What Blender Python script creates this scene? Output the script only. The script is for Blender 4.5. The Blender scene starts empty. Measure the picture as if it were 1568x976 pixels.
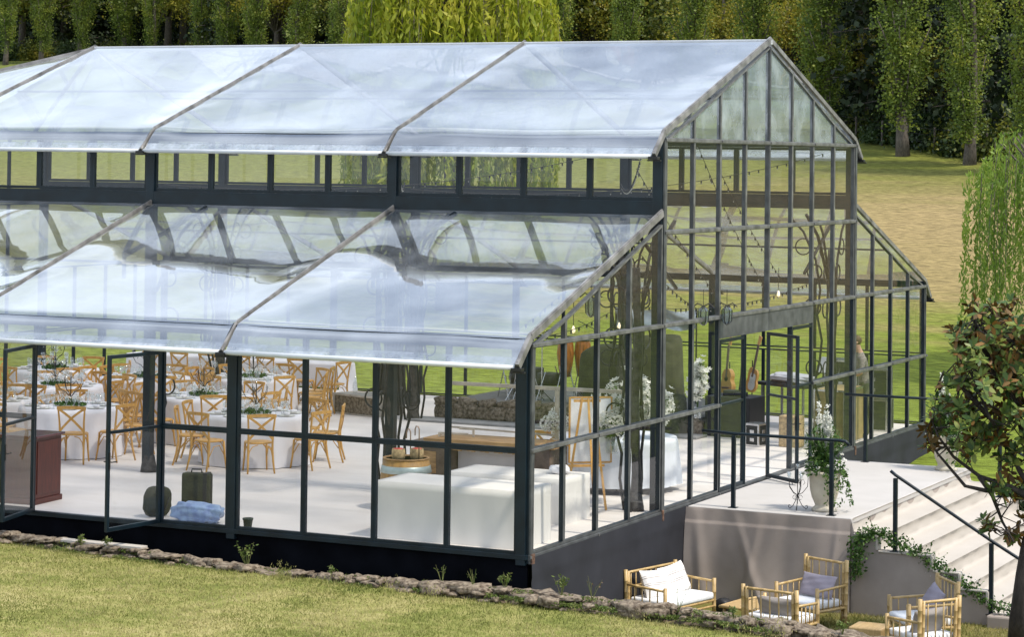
import bpy, bmesh, math, random
import numpy as np
from mathutils import Vector, Matrix
R = math.radians
scene = bpy.context.scene
col = scene.collection

# ------------------------------------------------------------------ camera
YAW, PIT, ROLL = 2.0235, 0.0323, 0.012
F = Vector((math.cos(PIT)*math.cos(YAW), math.cos(PIT)*math.sin(YAW), math.sin(PIT)))
RT = F.cross(Vector((0, 0, 1))).normalized(); UP = RT.cross(F)
R2 = RT*math.cos(ROLL) + UP*math.sin(ROLL); U2 = -RT*math.sin(ROLL) + UP*math.cos(ROLL)
cd = bpy.data.cameras.new('camera'); cam = bpy.data.objects.new('camera', cd); col.objects.link(cam)
M3 = Matrix((R2, U2, -F)).transposed().to_4x4()
CAM = Vector((14.6902, -31.5445, 5.6562))
cam.matrix_world = Matrix.Translation(CAM) @ M3
cd.sensor_width = 36; cd.lens = 3743.634/1568*36
cd.shift_x = 30.316/1568; cd.shift_y = -367.98/1568
cd.clip_start = 1; cd.clip_end = 2000
scene.camera = cam

# ------------------------------------------------------------------ sky, sun, exposure
SUN_AZ, SUN_EL = R(-6), R(59)          # azimuth from +x towards +y
w = bpy.data.worlds.new('World'); scene.world = w; w.use_nodes = True
nt = w.node_tree; N = nt.nodes; L = nt.links
bg = N['Background']; bg.inputs[1].default_value = 0.13
sky = N.new('ShaderNodeTexSky'); sky.sky_type = 'NISHITA'; sky.sun_disc = False
sky.sun_elevation = SUN_EL; sky.sun_rotation = R(90) - SUN_AZ
sky.air_density = 1.0; sky.dust_density = 1.5
tc = N.new('ShaderNodeTexCoord'); mp = N.new('ShaderNodeMapping'); mp.inputs['Scale'].default_value = (1.2, 1.2, 3.0)
nz = N.new('ShaderNodeTexNoise'); nz.inputs['Scale'].default_value = 2.0; nz.inputs['Detail'].default_value = 5; nz.inputs['Roughness'].default_value = .42
rp = N.new('ShaderNodeValToRGB'); rp.color_ramp.elements[0].position = .30; rp.color_ramp.elements[1].position = .66
mx = N.new('ShaderNodeMix'); mx.data_type = 'RGBA'; mx.inputs[7].default_value = (7.6, 8.5, 9.9, 1)
L.new(tc.outputs['Generated'], mp.inputs[0]); L.new(mp.outputs[0], nz.inputs[0]); L.new(nz.outputs[0], rp.inputs[0])
L.new(rp.outputs[0], mx.inputs[0]); L.new(sky.outputs[0], mx.inputs[6]); L.new(mx.outputs[2], bg.inputs[0])
sd = bpy.data.lights.new('sun', 'SUN'); sd.energy = 3.0; sd.angle = R(4.5); sd.color = (1.0, .925, .81)
so = bpy.data.objects.new('sun', sd); col.objects.link(so)
sv = Vector((math.cos(SUN_EL)*math.cos(SUN_AZ), math.cos(SUN_EL)*math.sin(SUN_AZ), math.sin(SUN_EL)))
so.rotation_euler = sv.to_track_quat('Z', 'Y').to_euler(); so.location = (30, 10, 40)
vs = scene.view_settings; scene.display_settings.display_device = 'sRGB'
vs.view_transform = 'Standard'; vs.look = 'None'; vs.gamma = 1; vs.use_curve_mapping = False; vs.exposure = 0.55
cy = scene.cycles
cy.transparent_max_bounces = 32; cy.max_bounces = 8; cy.diffuse_bounces = 3; cy.glossy_bounces = 4; cy.transmission_bounces = 4
cy.caustics_reflective = False; cy.caustics_refractive = False; cy.use_denoising = True
cy.sample_clamp_indirect = 6

# ------------------------------------------------------------------ materials
def newmat(name):
    m = bpy.data.materials.new(name); m.use_nodes = True
    return m, m.node_tree.nodes, m.node_tree.links, m.node_tree.nodes['Principled BSDF']
def mat(name, c, rough=.6, metal=0, var=.12, scale=6, bump=0, bscale=40, c2=None, stretch=(1, 1, 1), spec=.5, detail=5, ramp=(.3, .7)):
    m, n, l, b = newmat(name)
    b.inputs['Roughness'].default_value = rough; b.inputs['Metallic'].default_value = metal
    b.inputs['Specular IOR Level'].default_value = spec
    t = n.new('ShaderNodeTexCoord'); mp = n.new('ShaderNodeMapping'); mp.inputs['Scale'].default_value = stretch
    l.new(t.outputs['Object'], mp.inputs[0])
    z = n.new('ShaderNodeTexNoise'); z.inputs['Scale'].default_value = scale; z.inputs['Detail'].default_value = detail
    l.new(mp.outputs[0], z.inputs[0])
    r = n.new('ShaderNodeValToRGB'); r.color_ramp.elements[0].position, r.color_ramp.elements[1].position = ramp
    a = c2 if c2 else tuple(x*(1-var*2) for x in c)
    r.color_ramp.elements[0].color = (*a, 1); r.color_ramp.elements[1].color = (*tuple(min(1, x*(1+(0 if c2 else var))) for x in c), 1)
    l.new(z.outputs[0], r.inputs[0]); l.new(r.outputs[0], b.inputs['Base Color'])
    if bump:
        z2 = n.new('ShaderNodeTexNoise'); z2.inputs['Scale'].default_value = bscale; z2.inputs['Detail'].default_value = 4
        l.new(mp.outputs[0], z2.inputs[0])
        bp = n.new('ShaderNodeBump'); bp.inputs['Strength'].default_value = bump; bp.inputs['Distance'].default_value = .02
        l.new(z2.outputs[0], bp.inputs['Height']); l.new(bp.outputs[0], b.inputs['Normal'])
    return m
def leafmat(name, cols, trans=.35, rough=.5, noise=None):
    m, n, l, b = newmat(name)
    g = n.new('ShaderNodeNewGeometry'); r = n.new('ShaderNodeValToRGB')
    e = r.color_ramp.elements
    for i, c in enumerate(cols):
        p = i/(len(cols)-1)
        if i < 2: e[i].position = p; e[i].color = (*c, 1)
        else:
            x = e.new(p); x.color = (*c, 1)
    if len(cols) > 2: e[1].position = 1/(len(cols)-1)
    for i, c in enumerate(cols):
        e[i].position = i/(len(cols)-1); e[i].color = (*c, 1)
    src = g.outputs['Random Per Island']
    if noise:
        t = n.new('ShaderNodeTexCoord'); z = n.new('ShaderNodeTexNoise'); z.inputs['Scale'].default_value = noise
        l.new(t.outputs['Object'], z.inputs[0])
        mm = n.new('ShaderNodeMath'); mm.operation = 'MULTIPLY_ADD'; mm.inputs[1].default_value = .45; 
        l.new(src, mm.inputs[0])
        m2 = n.new('ShaderNodeMath'); m2.operation = 'MULTIPLY_ADD'; m2.inputs[1].default_value = 1.6; m2.inputs[2].default_value = -.52
        l.new(z.outputs[0], m2.inputs[0]); l.new(m2.outputs[0], mm.inputs[2]); src = mm.outputs[0]
    l.new(src, r.inputs[0]); l.new(r.outputs[0], b.inputs['Base Color']); b.inputs['Roughness'].default_value = rough
    b.inputs['Specular IOR Level'].default_value = .35
    tr = n.new('ShaderNodeBsdfTranslucent'); l.new(r.outputs[0], tr.inputs[0])
    ms = n.new('ShaderNodeMixShader'); ms.inputs[0].default_value = trans
    l.new(b.outputs[0], ms.inputs[1]); l.new(tr.outputs[0], ms.inputs[2])
    l.new(ms.outputs[0], n['Material Output'].inputs[0])
    return m
def glassmat(name, tint=(.95, .965, .955), dirt_haze=.02, refl=1.0, rough=.0, bump=0.0, milky=None, base=0.0, bstretch=(1, 1, 1), dirt_haze_scale=4):
    m, n, l, b = newmat(name); n.remove(b)
    tr = n.new('ShaderNodeBsdfTransparent'); tr.inputs[0].default_value = (*tint, 1)
    gl = n.new('ShaderNodeBsdfGlossy'); gl.inputs['Roughness'].default_value = rough; gl.inputs[0].default_value = (1, 1, 1, 1)
    fr = n.new('ShaderNodeFresnel'); fr.inputs[0].default_value = 1.45
    ma = n.new('ShaderNodeMath'); ma.operation = 'MULTIPLY_ADD'; ma.inputs[1].default_value = refl; ma.inputs[2].default_value = base; ma.use_clamp = True
    # fresnel evaluated on the unbumped facing side, so that back faces behave alike
    g = n.new('ShaderNodeNewGeometry'); vm = n.new('ShaderNodeVectorMath'); vm.operation = 'DOT_PRODUCT'
    l.new(g.outputs['Incoming'], vm.inputs[0]); l.new(g.outputs['Normal'], vm.inputs[1])
    ab = n.new('ShaderNodeMath'); ab.operation = 'ABSOLUTE'; l.new(vm.outputs['Value'], ab.inputs[0])
    om = n.new('ShaderNodeMath'); om.operation = 'SUBTRACT'; om.inputs[0].default_value = 1; l.new(ab.outputs[0], om.inputs[1])
    pw = n.new('ShaderNodeMath'); pw.operation = 'POWER'; pw.inputs[1].default_value = 4.2; l.new(om.outputs[0], pw.inputs[0])
    l.new(pw.outputs[0], ma.inputs[0]); n.remove(fr)
    d = n.new('ShaderNodeBsdfDiffuse'); d.inputs[0].default_value = (.70, .77, .86, 1)
    tl = n.new('ShaderNodeBsdfTranslucent'); tl.inputs[0].default_value = (.70, .77, .86, 1)
    ds = n.new('ShaderNodeMixShader'); ds.inputs[0].default_value = .5; l.new(d.outputs[0], ds.inputs[1]); l.new(tl.outputs[0], ds.inputs[2])
    m1 = n.new('ShaderNodeMixShader'); l.new(tr.outputs[0], m1.inputs[1]); l.new(ds.outputs[0], m1.inputs[2])
    t = n.new('ShaderNodeTexCoord'); z = n.new('ShaderNodeTexNoise'); z.inputs['Scale'].default_value = dirt_haze_scale; z.inputs['Detail'].default_value = 6
    l.new(t.outputs['Object'], z.inputs[0])
    mr = n.new('ShaderNodeMapRange'); mr.inputs[1].default_value = .4; mr.inputs[2].default_value = .75; mr.inputs[3].default_value = dirt_haze*.4; mr.inputs[4].default_value = dirt_haze*2
    l.new(z.outputs[0], mr.inputs[0]); l.new(mr.outputs[0], m1.inputs[0])
    m2 = n.new('ShaderNodeMixShader'); l.new(ma.outputs[0], m2.inputs[0]); l.new(m1.outputs[0], m2.inputs[1]); l.new(gl.outputs[0], m2.inputs[2])
    if bump:
        mp = n.new('ShaderNodeMapping'); mp.inputs['Scale'].default_value = bstretch; l.new(t.outputs['Object'], mp.inputs[0])
        z1 = n.new('ShaderNodeTexNoise'); z1.inputs['Scale'].default_value = 1.0; z1.inputs['Detail'].default_value = 3; l.new(mp.outputs[0], z1.inputs[0])
        bp = n.new('ShaderNodeBump'); bp.inputs['Strength'].default_value = bump; bp.inputs['Distance'].default_value = .05
        l.new(z1.outputs[0], bp.inputs['Height']); l.new(bp.outputs[0], gl.inputs['Normal'])
    l.new(m2.outputs[0], n['Material Output'].inputs[0])
    return m

def groundmat(name, cols, scales=(.25, 3.0, 30), stretch=(1, 1, 1), rough=.95, bump=.5, detail=6):
    m, n, l, b = newmat(name)
    t = n.new('ShaderNodeTexCoord'); mp = n.new('ShaderNodeMapping'); mp.inputs['Scale'].default_value = stretch
    l.new(t.outputs['Object'], mp.inputs[0])
    outs = []
    for s in scales:
        z = n.new('ShaderNodeTexNoise'); z.inputs['Scale'].default_value = s; z.inputs['Detail'].default_value = detail; z.inputs['Roughness'].default_value = .6
        l.new(mp.outputs[0], z.inputs[0]); outs.append(z.outputs[0])
    a = n.new('ShaderNodeMath'); a.operation = 'ADD'; l.new(outs[0], a.inputs[0]); l.new(outs[1], a.inputs[1])
    a2 = n.new('ShaderNodeMath'); a2.operation = 'ADD'; l.new(a.outputs[0], a2.inputs[0]); l.new(outs[2], a2.inputs[1])
    a3 = n.new('ShaderNodeMapRange'); a3.inputs[1].default_value = 1.15; a3.inputs[2].default_value = 1.85; l.new(a2.outputs[0], a3.inputs[0])
    r = n.new('ShaderNodeValToRGB'); e = r.color_ramp.elements
    while len(e) < len(cols): e.new(.5)
    for i, c in enumerate(cols): e[i].position = i/(len(cols)-1); e[i].color = (*c, 1)
    l.new(a3.outputs[0], r.inputs[0]); l.new(r.outputs[0], b.inputs['Base Color'])
    b.inputs['Roughness'].default_value = rough; b.inputs['Specular IOR Level'].default_value = .15
    bp = n.new('ShaderNodeBump'); bp.inputs['Strength'].default_value = bump; bp.inputs['Distance'].default_value = .05
    l.new(outs[2], bp.inputs['Height']); l.new(bp.outputs[0], b.inputs['Normal'])
    return m

M = {}
M['steel'] = mat('blue black painted steel', (.0045, .013, .020), .42, .0, .25, 3, spec=.35)
M['alu'] = mat('weathered grey aluminium', (.20, .20, .195), .42, .45, .28, 5, .1, 60)
M['alugrey'] = mat('dull grey steel', (.095, .10, .10), .5, .2, .25, 4)
M['rafter'] = mat('pale anodised rafter', (.27, .26, .25), .42, .4, .3, 4)
M['white_pvc'] = mat('white hem tape', (.60, .62, .64), .5, 0, .06, 3)
M['black_board'] = mat('black painted board', (.0035, .004, .006), .9, 0, .3, 2, spec=.05)
M['dark_cloth'] = mat('charcoal skirt cloth', (.027, .028, .035), .75, 0, .15, 1.5, .5, 1.3, spec=.3)
M['hardware'] = mat('dark bracket', (.03, .03, .03), .4, .6)
M['rust'] = mat('rusty bracket', (.20, .11, .07), .7, .2, .4, 20)
M['floor'] = mat('pale vinyl floor', (.74, .69, .645), .55, 0, .05, .45, .35, 1.6, c2=(.62, .57, .525), stretch=(.8, 2.4, 1), ramp=(.3, .7), detail=8)
M['terrace'] = mat('cream terrace cloth', (.47, .445, .42), .8, 0, .05, 1.2, .35, 3.0, c2=(.42, .40, .375))
M['step'] = mat('cream step cloth', (.46, .42, .37), .85, 0, .05, 2.2, .25, 5.0, c2=(.42, .38, .33), stretch=(1, .5, 2.5))
M['taupe'] = mat('taupe covering cloth', (.385, .325, .285), .9, 0, .12, 1.6, .10, 60, c2=(.28, .235, .205))
M['glass'] = glassmat('clear window glass', (.965, .965, .955), .012, .9, base=.03)
M['gglass'] = glassmat('gable window glass', (.955, .965, .955), .010, .5, base=.025, dirt_haze_scale=1.2)
M['tglass'] = glassmat('dusty sky tinted upper gable glass', (.70, .82, .96), .42, .9, base=.16, dirt_haze_scale=1.6)  # besides dust, blue tint and haze painted in for sky-lit film behind
M['film'] = glassmat('clear pvc roof film', (.90, .93, .965), .28, .75, .04, .07, base=.34, bstretch=(1.3, .8, 1), dirt_haze_scale=.8)
M['film_low'] = glassmat('clear pvc roof film wavy', (.93, .945, .965), .30, .75, .025, .05, base=.37, bstretch=(.9, .7, 1), dirt_haze_scale=.8)
M['hem'] = glassmat('milky hem band', (.9, .92, .94), .55, .6, .15, base=.1)
M['iron'] = mat('wrought iron', (.022, .021, .020), .55, .3, .3, 10, .4, 30)
M['bark_iron'] = mat('hammered iron trunk', (.060, .054, .048), .65, .3, .4, 9, .9, 22)
M['cloth'] = mat('white tablecloth', (.74, .72, .735), .85, 0, .04, 3, .2, 8)
M['whitebox'] = mat('white bar cloth', (.69, .665, .625), .8, 0, .02, 2, .12, 2)
M['beech'] = mat('honey beech wood', (.62, .34, .085), .4, 0, .18, 5, stretch=(6, 6, 1), c2=(.48, .25, .055))
M['oldwood'] = mat('brown plank wood', (.50, .30, .12), .55, 0, .25, 4, .3, 20, c2=(.24, .13, .05), stretch=(1, 6, 6))
M['greywood'] = mat('grey brown carved wood', (.17, .12, .085), .6, 0, .3, 6, .3, 20, c2=(.08, .055, .04))
M['palewood'] = mat('pale limed wood', (.50, .44, .36), .6, 0, .15, 6)
M['mahogany'] = mat('red brown mahogany', (.085, .016, .009), .35, 0, .2, 5, stretch=(8, 8, 1))
M['mahogany_top'] = mat('glossy mahogany top', (.09, .022, .022), .18, 0, .2, 5)
M['bamboo'] = mat('bamboo', (.56, .39, .17), .42, 0, .2, 9, c2=(.36, .24, .09), stretch=(1, 1, 1))
M['bamboo_slat'] = mat('bamboo slat top', (.52, .36, .17), .5, 0, .2, 4, .4, 14, c2=(.38, .25, .10), stretch=(9, 1, 1))
M['cushion'] = mat('white cushion', (.78, .79, .80), .9, 0, .03, 5, .25, 9)
M['stone'] = mat('lichened field stone', (.29, .235, .17), .95, 0, .3, 16, 1.0, 34, c2=(.075, .052, .034), detail=8, ramp=(.36, .66))
M['soil'] = mat('dry earth', (.16, .12, .08), .95, 0, .3, 6, .8, 20, c2=(.09, .07, .045))
M['olive'] = mat('dark olive canvas', (.035, .038, .020), .85, 0, .2, 5, .3, 30)
M['olive2'] = mat('olive drape', (.085, .082, .045), .9, 0, .2, 3, .5, 4)
M['bluebag'] = mat('blue crumpled plastic', (.16, .22, .42), .35, 0, .2, 7, .8, 9, c2=(.33, .45, .62))
M['black'] = mat('matt black', (.010, .010, .011), .6)
M['blackgloss'] = mat('gloss black', (.012, .012, .013), .25)
M['wine'] = glassmat('drinking glass', (.92, .94, .94), .05, 1.0, base=.12)
M['urn'] = mat('cream stone urn', (.62, .565, .45), .8, 0, .1, 6, .3, 20, c2=(.50, .44, .34))
M['bark'] = mat('grey tree bark', (.16, .135, .11), .95, 0, .3, 8, 1.0, 14, stretch=(3, 3, .7), c2=(.055, .045, .038))
M['darkbark'] = mat('dark magnolia bark', (.055, .045, .038), .95, 0, .3, 8, .9, 20, stretch=(2, 2, .7), c2=(.022, .018, .015))
M['conga'] = mat('orange lacquered drum', (.42, .13, .018), .25, 0, .3, 3, stretch=(6, 6, 1))
M['skin_drum'] = mat('drum skin', (.70, .66, .56), .6)
M['steel_bright'] = mat('bright chrome', (.6, .6, .6), .25, .9)
M['spruce'] = mat('spruce guitar top', (.62, .33, .09), .3, 0, .1, 4)
M['cream'] = mat('cream plastic', (.72, .70, .62), .35)
M['red'] = mat('red wax', (.62, .05, .03), .4)
M['wicker'] = mat('woven straw', (.50, .36, .18), .85, 0, .25, 18, .8, 60)
M['barrelwood'] = mat('oak barrel', (.42, .235, .06), .5, 0, .2, 4, .3, 18, c2=(.28, .15, .04), stretch=(5, 5, 1))
M['hoop'] = mat('galvanised hoop', (.42, .50, .48), .4, .5)
M['board_white'] = mat('white easel board', (.78, .79, .80), .6, 0, .02)
M['case_tan'] = mat('tan flight case panel', (.32, .235, .10), .6)
M['case_black'] = mat('flight case black', (.02, .022, .018), .5)
M['foil'] = mat('silver sheet', (.55, .60, .62), .3, .5, .2, 3, .8, 6)
M['skin'] = mat('skin', (.52, .30, .20), .55)
M['shirt'] = mat('grey patterned shirt', (.24, .21, .20), .85, 0, .25, 40)
M['trousers'] = mat('olive trousers', (.10, .10, .065), .9)
M['hair'] = mat('brown hair', (.10, .055, .025), .7)
M['redcloth'] = mat('dull red', (.3, .04, .03), .8)
M['bulb'] = mat('festoon bulb glass', (.35, .35, .32), .15)
M['lantern'] = glassmat('lantern glass', (.55, .62, .62), .12, 1, base=.06)
M['bulb_on'] = newmat('warm lit bulb')[0]
_b = M['bulb_on'].node_tree.nodes['Principled BSDF']; _b.inputs['Emission Color'].default_value = (1, .72, .35, 1); _b.inputs['Emission Strength'].default_value = .7
def pillowmat(name, c, stripe=None):
    m = mat(name, c, .9, 0, .05, 6, .25, 90)
    if stripe:
        n = m.node_tree.nodes; l = m.node_tree.links; b = n['Principled BSDF']
        t = n.new('ShaderNodeTexCoord'); s = n.new('ShaderNodeSeparateXYZ'); l.new(t.outputs['Object'], s.inputs[0])
        r = n.new('ShaderNodeValToRGB'); r.color_ramp.interpolation = 'CONSTANT'; e = r.color_ramp.elements
        ps = [(0, c), (.42, stripe), (.445, c), (.475, stripe), (.50, c), (.66, stripe), (.685, c), (.72, stripe), (.74, c)]
        while len(e) < len(ps): e.new(.5)
        for i, (p, cc) in enumerate(ps): e[i].position = p; e[i].color = (*cc, 1)
        mr = n.new('ShaderNodeMapRange'); mr.inputs[1].default_value = -.25; mr.inputs[2].default_value = .25
        l.new(s.outputs[2], mr.inputs[0]); l.new(mr.outputs[0], r.inputs[0]); l.new(r.outputs[0], b.inputs['Base Color'])
    return m
M['pillow_stripe'] = pillowmat('white striped pillow linen', (.78, .75, .72), (.33, .30, .28))
M['pillow_mauve'] = pillowmat('mauve grey pillow linen', (.30, .27, .315))
M['pillow_grey'] = pillowmat('warm grey pillow linen', (.30, .27, .25))
G = (.045, .085, .018)
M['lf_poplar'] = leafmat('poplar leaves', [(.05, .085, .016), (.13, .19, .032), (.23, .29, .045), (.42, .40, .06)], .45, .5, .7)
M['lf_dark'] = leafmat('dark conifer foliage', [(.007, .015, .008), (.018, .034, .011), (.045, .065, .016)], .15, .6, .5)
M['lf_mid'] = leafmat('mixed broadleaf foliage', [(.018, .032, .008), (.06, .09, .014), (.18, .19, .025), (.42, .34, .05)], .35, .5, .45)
M['lf_hedge'] = leafmat('hedge leaves', [(.010, .022, .008), (.026, .050, .012), (.05, .085, .02)], .25, .5, .8)
M['lf_willow'] = leafmat('willow leaves yellow green', [(.10, .16, .012), (.24, .30, .02), (.40, .42, .04), (.52, .47, .06)], .5, .5, .35)
M['lf_willow2'] = leafmat('willow leaves fresh green', [(.09, .16, .02), (.20, .30, .045), (.36, .46, .08)], .5, .5, .6)
M['lf_mag_top'] = leafmat('magnolia leaf green', [(.025, .06, .010), (.06, .12, .02), (.13, .19, .035), (.22, .25, .05)], .25, .45)
M['lf_mag_rust'] = leafmat('magnolia leaf rusty underside', [(.09, .055, .014), (.17, .095, .022), (.27, .14, .035)], .25, .5)
M['lf_vine'] = leafmat('ivy leaves', [(.02, .055, .010), (.06, .13, .025), (.13, .22, .05)], .3, .4)
M['lf_weed'] = leafmat('weed leaves', [(.06, .10, .02), (.12, .17, .03), (.22, .22, .08)], .3, .6)
M['petal'] = leafmat('white petals', [(.74, .75, .66), (.84, .84, .78), (.88, .87, .83)], .45, .6)
M['grass'] = leafmat('grass blades', [(.09, .115, .02), (.20, .215, .05), (.34, .305, .12), (.47, .40, .20)], .3, .7, .9)
M['lawn'] = groundmat('mown lawn', [(.10, .12, .025), (.19, .205, .05), (.30, .275, .10), (.40, .345, .16)], (.5, 3.2, 34))
M['garden'] = groundmat('dry garden grass', [(.07, .09, .02), (.16, .15, .04), (.26, .2, .08)], (.6, 4, 40))

# ------------------------------------------------------------------ helpers
def tag(o, label=None, cat=None, group=None, kind=None):
    if label: o['label'] = label
    if cat: o['category'] = cat
    if group: o['group'] = group
    if kind: o['kind'] = kind
    return o
def empty(name, loc, rz=0, label=None, cat=None, group=None):
    o = bpy.data.objects.new(name, None); col.objects.link(o); o.location = loc; o.rotation_euler = (0, 0, rz)
    o.empty_display_size = .2
    return tag(o, label, cat, group)
class MB:
    def __init__(s): s.v = []; s.f = []; s.m = []
    def add(s, vs, fs, mi=0):
        k = len(s.v); s.v += [tuple(v) for v in vs]; s.f += [tuple(i+k for i in f) for f in fs]; s.m += [mi]*len(fs); return s
    def box(s, x0, x1, y0, y1, z0, z1, mi=0, bv=0):
        b = bv
        if b <= 0:
            v = [(x, y, z) for z in (z0, z1) for y in (y0, y1) for x in (x0, x1)]
            return s.add(v, [(0, 2, 3, 1), (4, 5, 7, 6), (0, 1, 5, 4), (2, 6, 7, 3), (0, 4, 6, 2), (1, 3, 7, 5)], mi)
        bm = bmesh.new(); bmesh.ops.create_cube(bm, size=1)
        bmesh.ops.scale(bm, vec=(x1-x0, y1-y0, z1-z0), verts=bm.verts); bmesh.ops.translate(bm, vec=((x0+x1)/2, (y0+y1)/2, (z0+z1)/2), verts=bm.verts)
        bmesh.ops.bevel(bm, geom=bm.edges[:], offset=b, segments=2, affect='EDGES', profile=.5)
        bm.verts.index_update(); s.add([v.co[:] for v in bm.verts], [[v.index for v in f.verts] for f in bm.faces], mi); bm.free(); return s
    def bar(s, p0, p1, w, h, up=(0, 0, 1), mi=0):
        p0 = Vector(p0); p1 = Vector(p1); d = (p1-p0).normalized(); up = Vector(up)
        if abs(d.dot(up)) > .98: up = Vector((1, 0, 0))
        a = d.cross(up).normalized()*w/2; b = a.cross(d).normalized()*h/2
        v = [p+i*a+j*b for p in (p0, p1) for (i, j) in ((-1, -1), (1, -1), (1, 1), (-1, 1))]
        return s.add(v, [(3, 2, 1, 0), (4, 5, 6, 7), (0, 1, 5, 4), (1, 2, 6, 5), (2, 3, 7, 6), (3, 0, 4, 7)], mi)
    def tube(s, pts, r, n=8, mi=0, cap=True):
        pts = [Vector(p) for p in pts]; rs = r if isinstance(r, (list, tuple)) else [r]*len(pts)
        vs = []; prev = None
        for i, p in enumerate(pts):
            d = (pts[min(i+1, len(pts)-1)]-pts[max(i-1, 0)])
            d = d.normalized() if d.length > 1e-9 else Vector((0, 0, 1))
            if prev is None:
                a = d.cross(Vector((0, 0, 1)) if abs(d.z) < .9 else Vector((1, 0, 0))).normalized()
            else:
                a = (prev - d*prev.dot(d)); a = a.normalized() if a.length > 1e-6 else d.cross(Vector((1, 0, 0))).normalized()
            prev = a; b = d.cross(a)
            for k in range(n):
                t = 2*math.pi*k/n; vs.append(p+a*math.cos(t)*rs[i]+b*math.sin(t)*rs[i])
        fs = [(i*n+k, i*n+(k+1) % n, (i+1)*n+(k+1) % n, (i+1)*n+k) for i in range(len(pts)-1) for k in range(n)]
        if cap: fs += [tuple(range(n))[::-1], tuple((len(pts)-1)*n+k for k in range(n))]
        return s.add(vs, fs, mi)
    def lathe(s, prof, c=(0, 0, 0), n=24, mi=0, wob=None):
        vs = []
        for i, (r, z) in enumerate(prof):
            for k in range(n):
                t = 2*math.pi*k/n; rr = r + (wob(i, t) if wob else 0)
                vs.append((c[0]+rr*math.cos(t), c[1]+rr*math.sin(t), c[2]+z))
        fs = [(i*n+k, i*n+(k+1) % n, (i+1)*n+(k+1) % n, (i+1)*n+k) for i in range(len(prof)-1) for k in range(n)]
        if prof[0][0] > 1e-4: fs.append(tuple(range(n))[::-1])
        if prof[-1][0] > 1e-4: fs.append(tuple((len(prof)-1)*n+k for k in range(n)))
        return s.add(vs, fs, mi)
    def build(s, name, mats, parent=None, smooth=False, loc=None):
        me = bpy.data.meshes.new(name); me.from_pydata(s.v, [], s.f)
        mats = mats if isinstance(mats, (list, tuple)) else [mats]
        for m in mats: me.materials.append(m)
        if len(mats) > 1: me.polygons.foreach_set('material_index', s.m)
        if smooth: me.polygons.foreach_set('use_smooth', [True]*len(s.f))
        me.update()
        o = bpy.data.objects.new(name, me); col.objects.link(o)
        if parent: o.parent = parent
        if loc: o.location = loc
        return o
def npmesh(name, V, Q, mats, parent=None, mi=None, smooth=False):
    """V (n,3), Q (m,k) faces with equal k"""
    me = bpy.data.meshes.new(name); V = np.asarray(V, np.float32); Q = np.asarray(Q, np.int32)
    m, k = Q.shape
    me.vertices.add(len(V)); me.vertices.foreach_set('co', V.ravel())
    me.loops.add(m*k); me.loops.foreach_set('vertex_index', Q.ravel())
    me.polygons.add(m); me.polygons.foreach_set('loop_start', np.arange(0, m*k, k, dtype=np.int32))
    try: me.polygons.foreach_set('loop_total', np.full(m, k, np.int32))
    except Exception: pass
    mats = mats if isinstance(mats, (list, tuple)) else [mats]
    for x in mats: me.materials.append(x)
    if mi is not None: me.polygons.foreach_set('material_index', np.asarray(mi, np.int32))
    if smooth: me.polygons.foreach_set('use_smooth', np.ones(m, bool))
    me.update(calc_edges=True); me.validate()
    o = bpy.data.objects.new(name, me); col.objects.link(o)
    if parent: o.parent = parent
    return o
def leaves(P, size, rng, aspect=.55, up=None, dirs=None, jit=.35):
    """diamond leaves at points P -> V, Q"""
    P = np.asarray(P); n = len(P)
    d = rng.normal(size=(n, 3)) if dirs is None else dirs + rng.normal(size=(n, 3))*jit
    if up is not None: d[:, 2] += up
    d /= np.linalg.norm(d, axis=1)[:, None]+1e-9
    e = np.cross(d, rng.normal(size=(n, 3))); e /= np.linalg.norm(e, axis=1)[:, None]+1e-9
    s = (size*(.6+.8*rng.random(n)))[:, None]
    V = np.empty((n, 4, 3)); V[:, 0] = P - d*s*.5; V[:, 1] = P + e*s*aspect*.5; V[:, 2] = P + d*s*.5; V[:, 3] = P - e*s*aspect*.5
    Q = np.arange(n*4).reshape(n, 4)
    return V.reshape(-1, 3), Q
def copy_tree(o, parent=None):
    c = o.copy(); col.objects.link(c)
    if parent is not None: c.parent = parent
    for ch in list(o.children): copy_tree(ch, c)
    return c
def smoothmesh(o, lv=1):
    m = o.modifiers.new('sub', 'SUBSURF'); m.levels = lv; m.render_levels = lv; return o

# ------------------------------------------------------------------ dimensions read from the photograph
HR = 1.4935                                   # height of one row of panes
GY = [0, 1.19, 2.405, 3.646, 5.0, 6.319, 7.548, 8.813, 10.016, 11.278, 12.494, 13.76, 15.104, 16.366, 17.628, 18.89, 20.152]
BAY = 4.855
SX = [-.079, -1.291, -2.483, -3.671, -4.906, -6.191, -7.341, -8.552, -9.811, -11.062, -12.242, -13.44, -14.66, -15.92, -17.1, -18.3, -19.5]
BX = [0.0, -4.88, -9.76, -14.64, -19.52]
YN, YF, YE, YR = 5.0, 15.104, 20.152, 10.05
ZA, ZAT, ZN, ZR = 2.987, 4.74, 5.974, 7.80    # aisle eave, aisle roof top, nave eave, ridge
LX = -19.55

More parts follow.
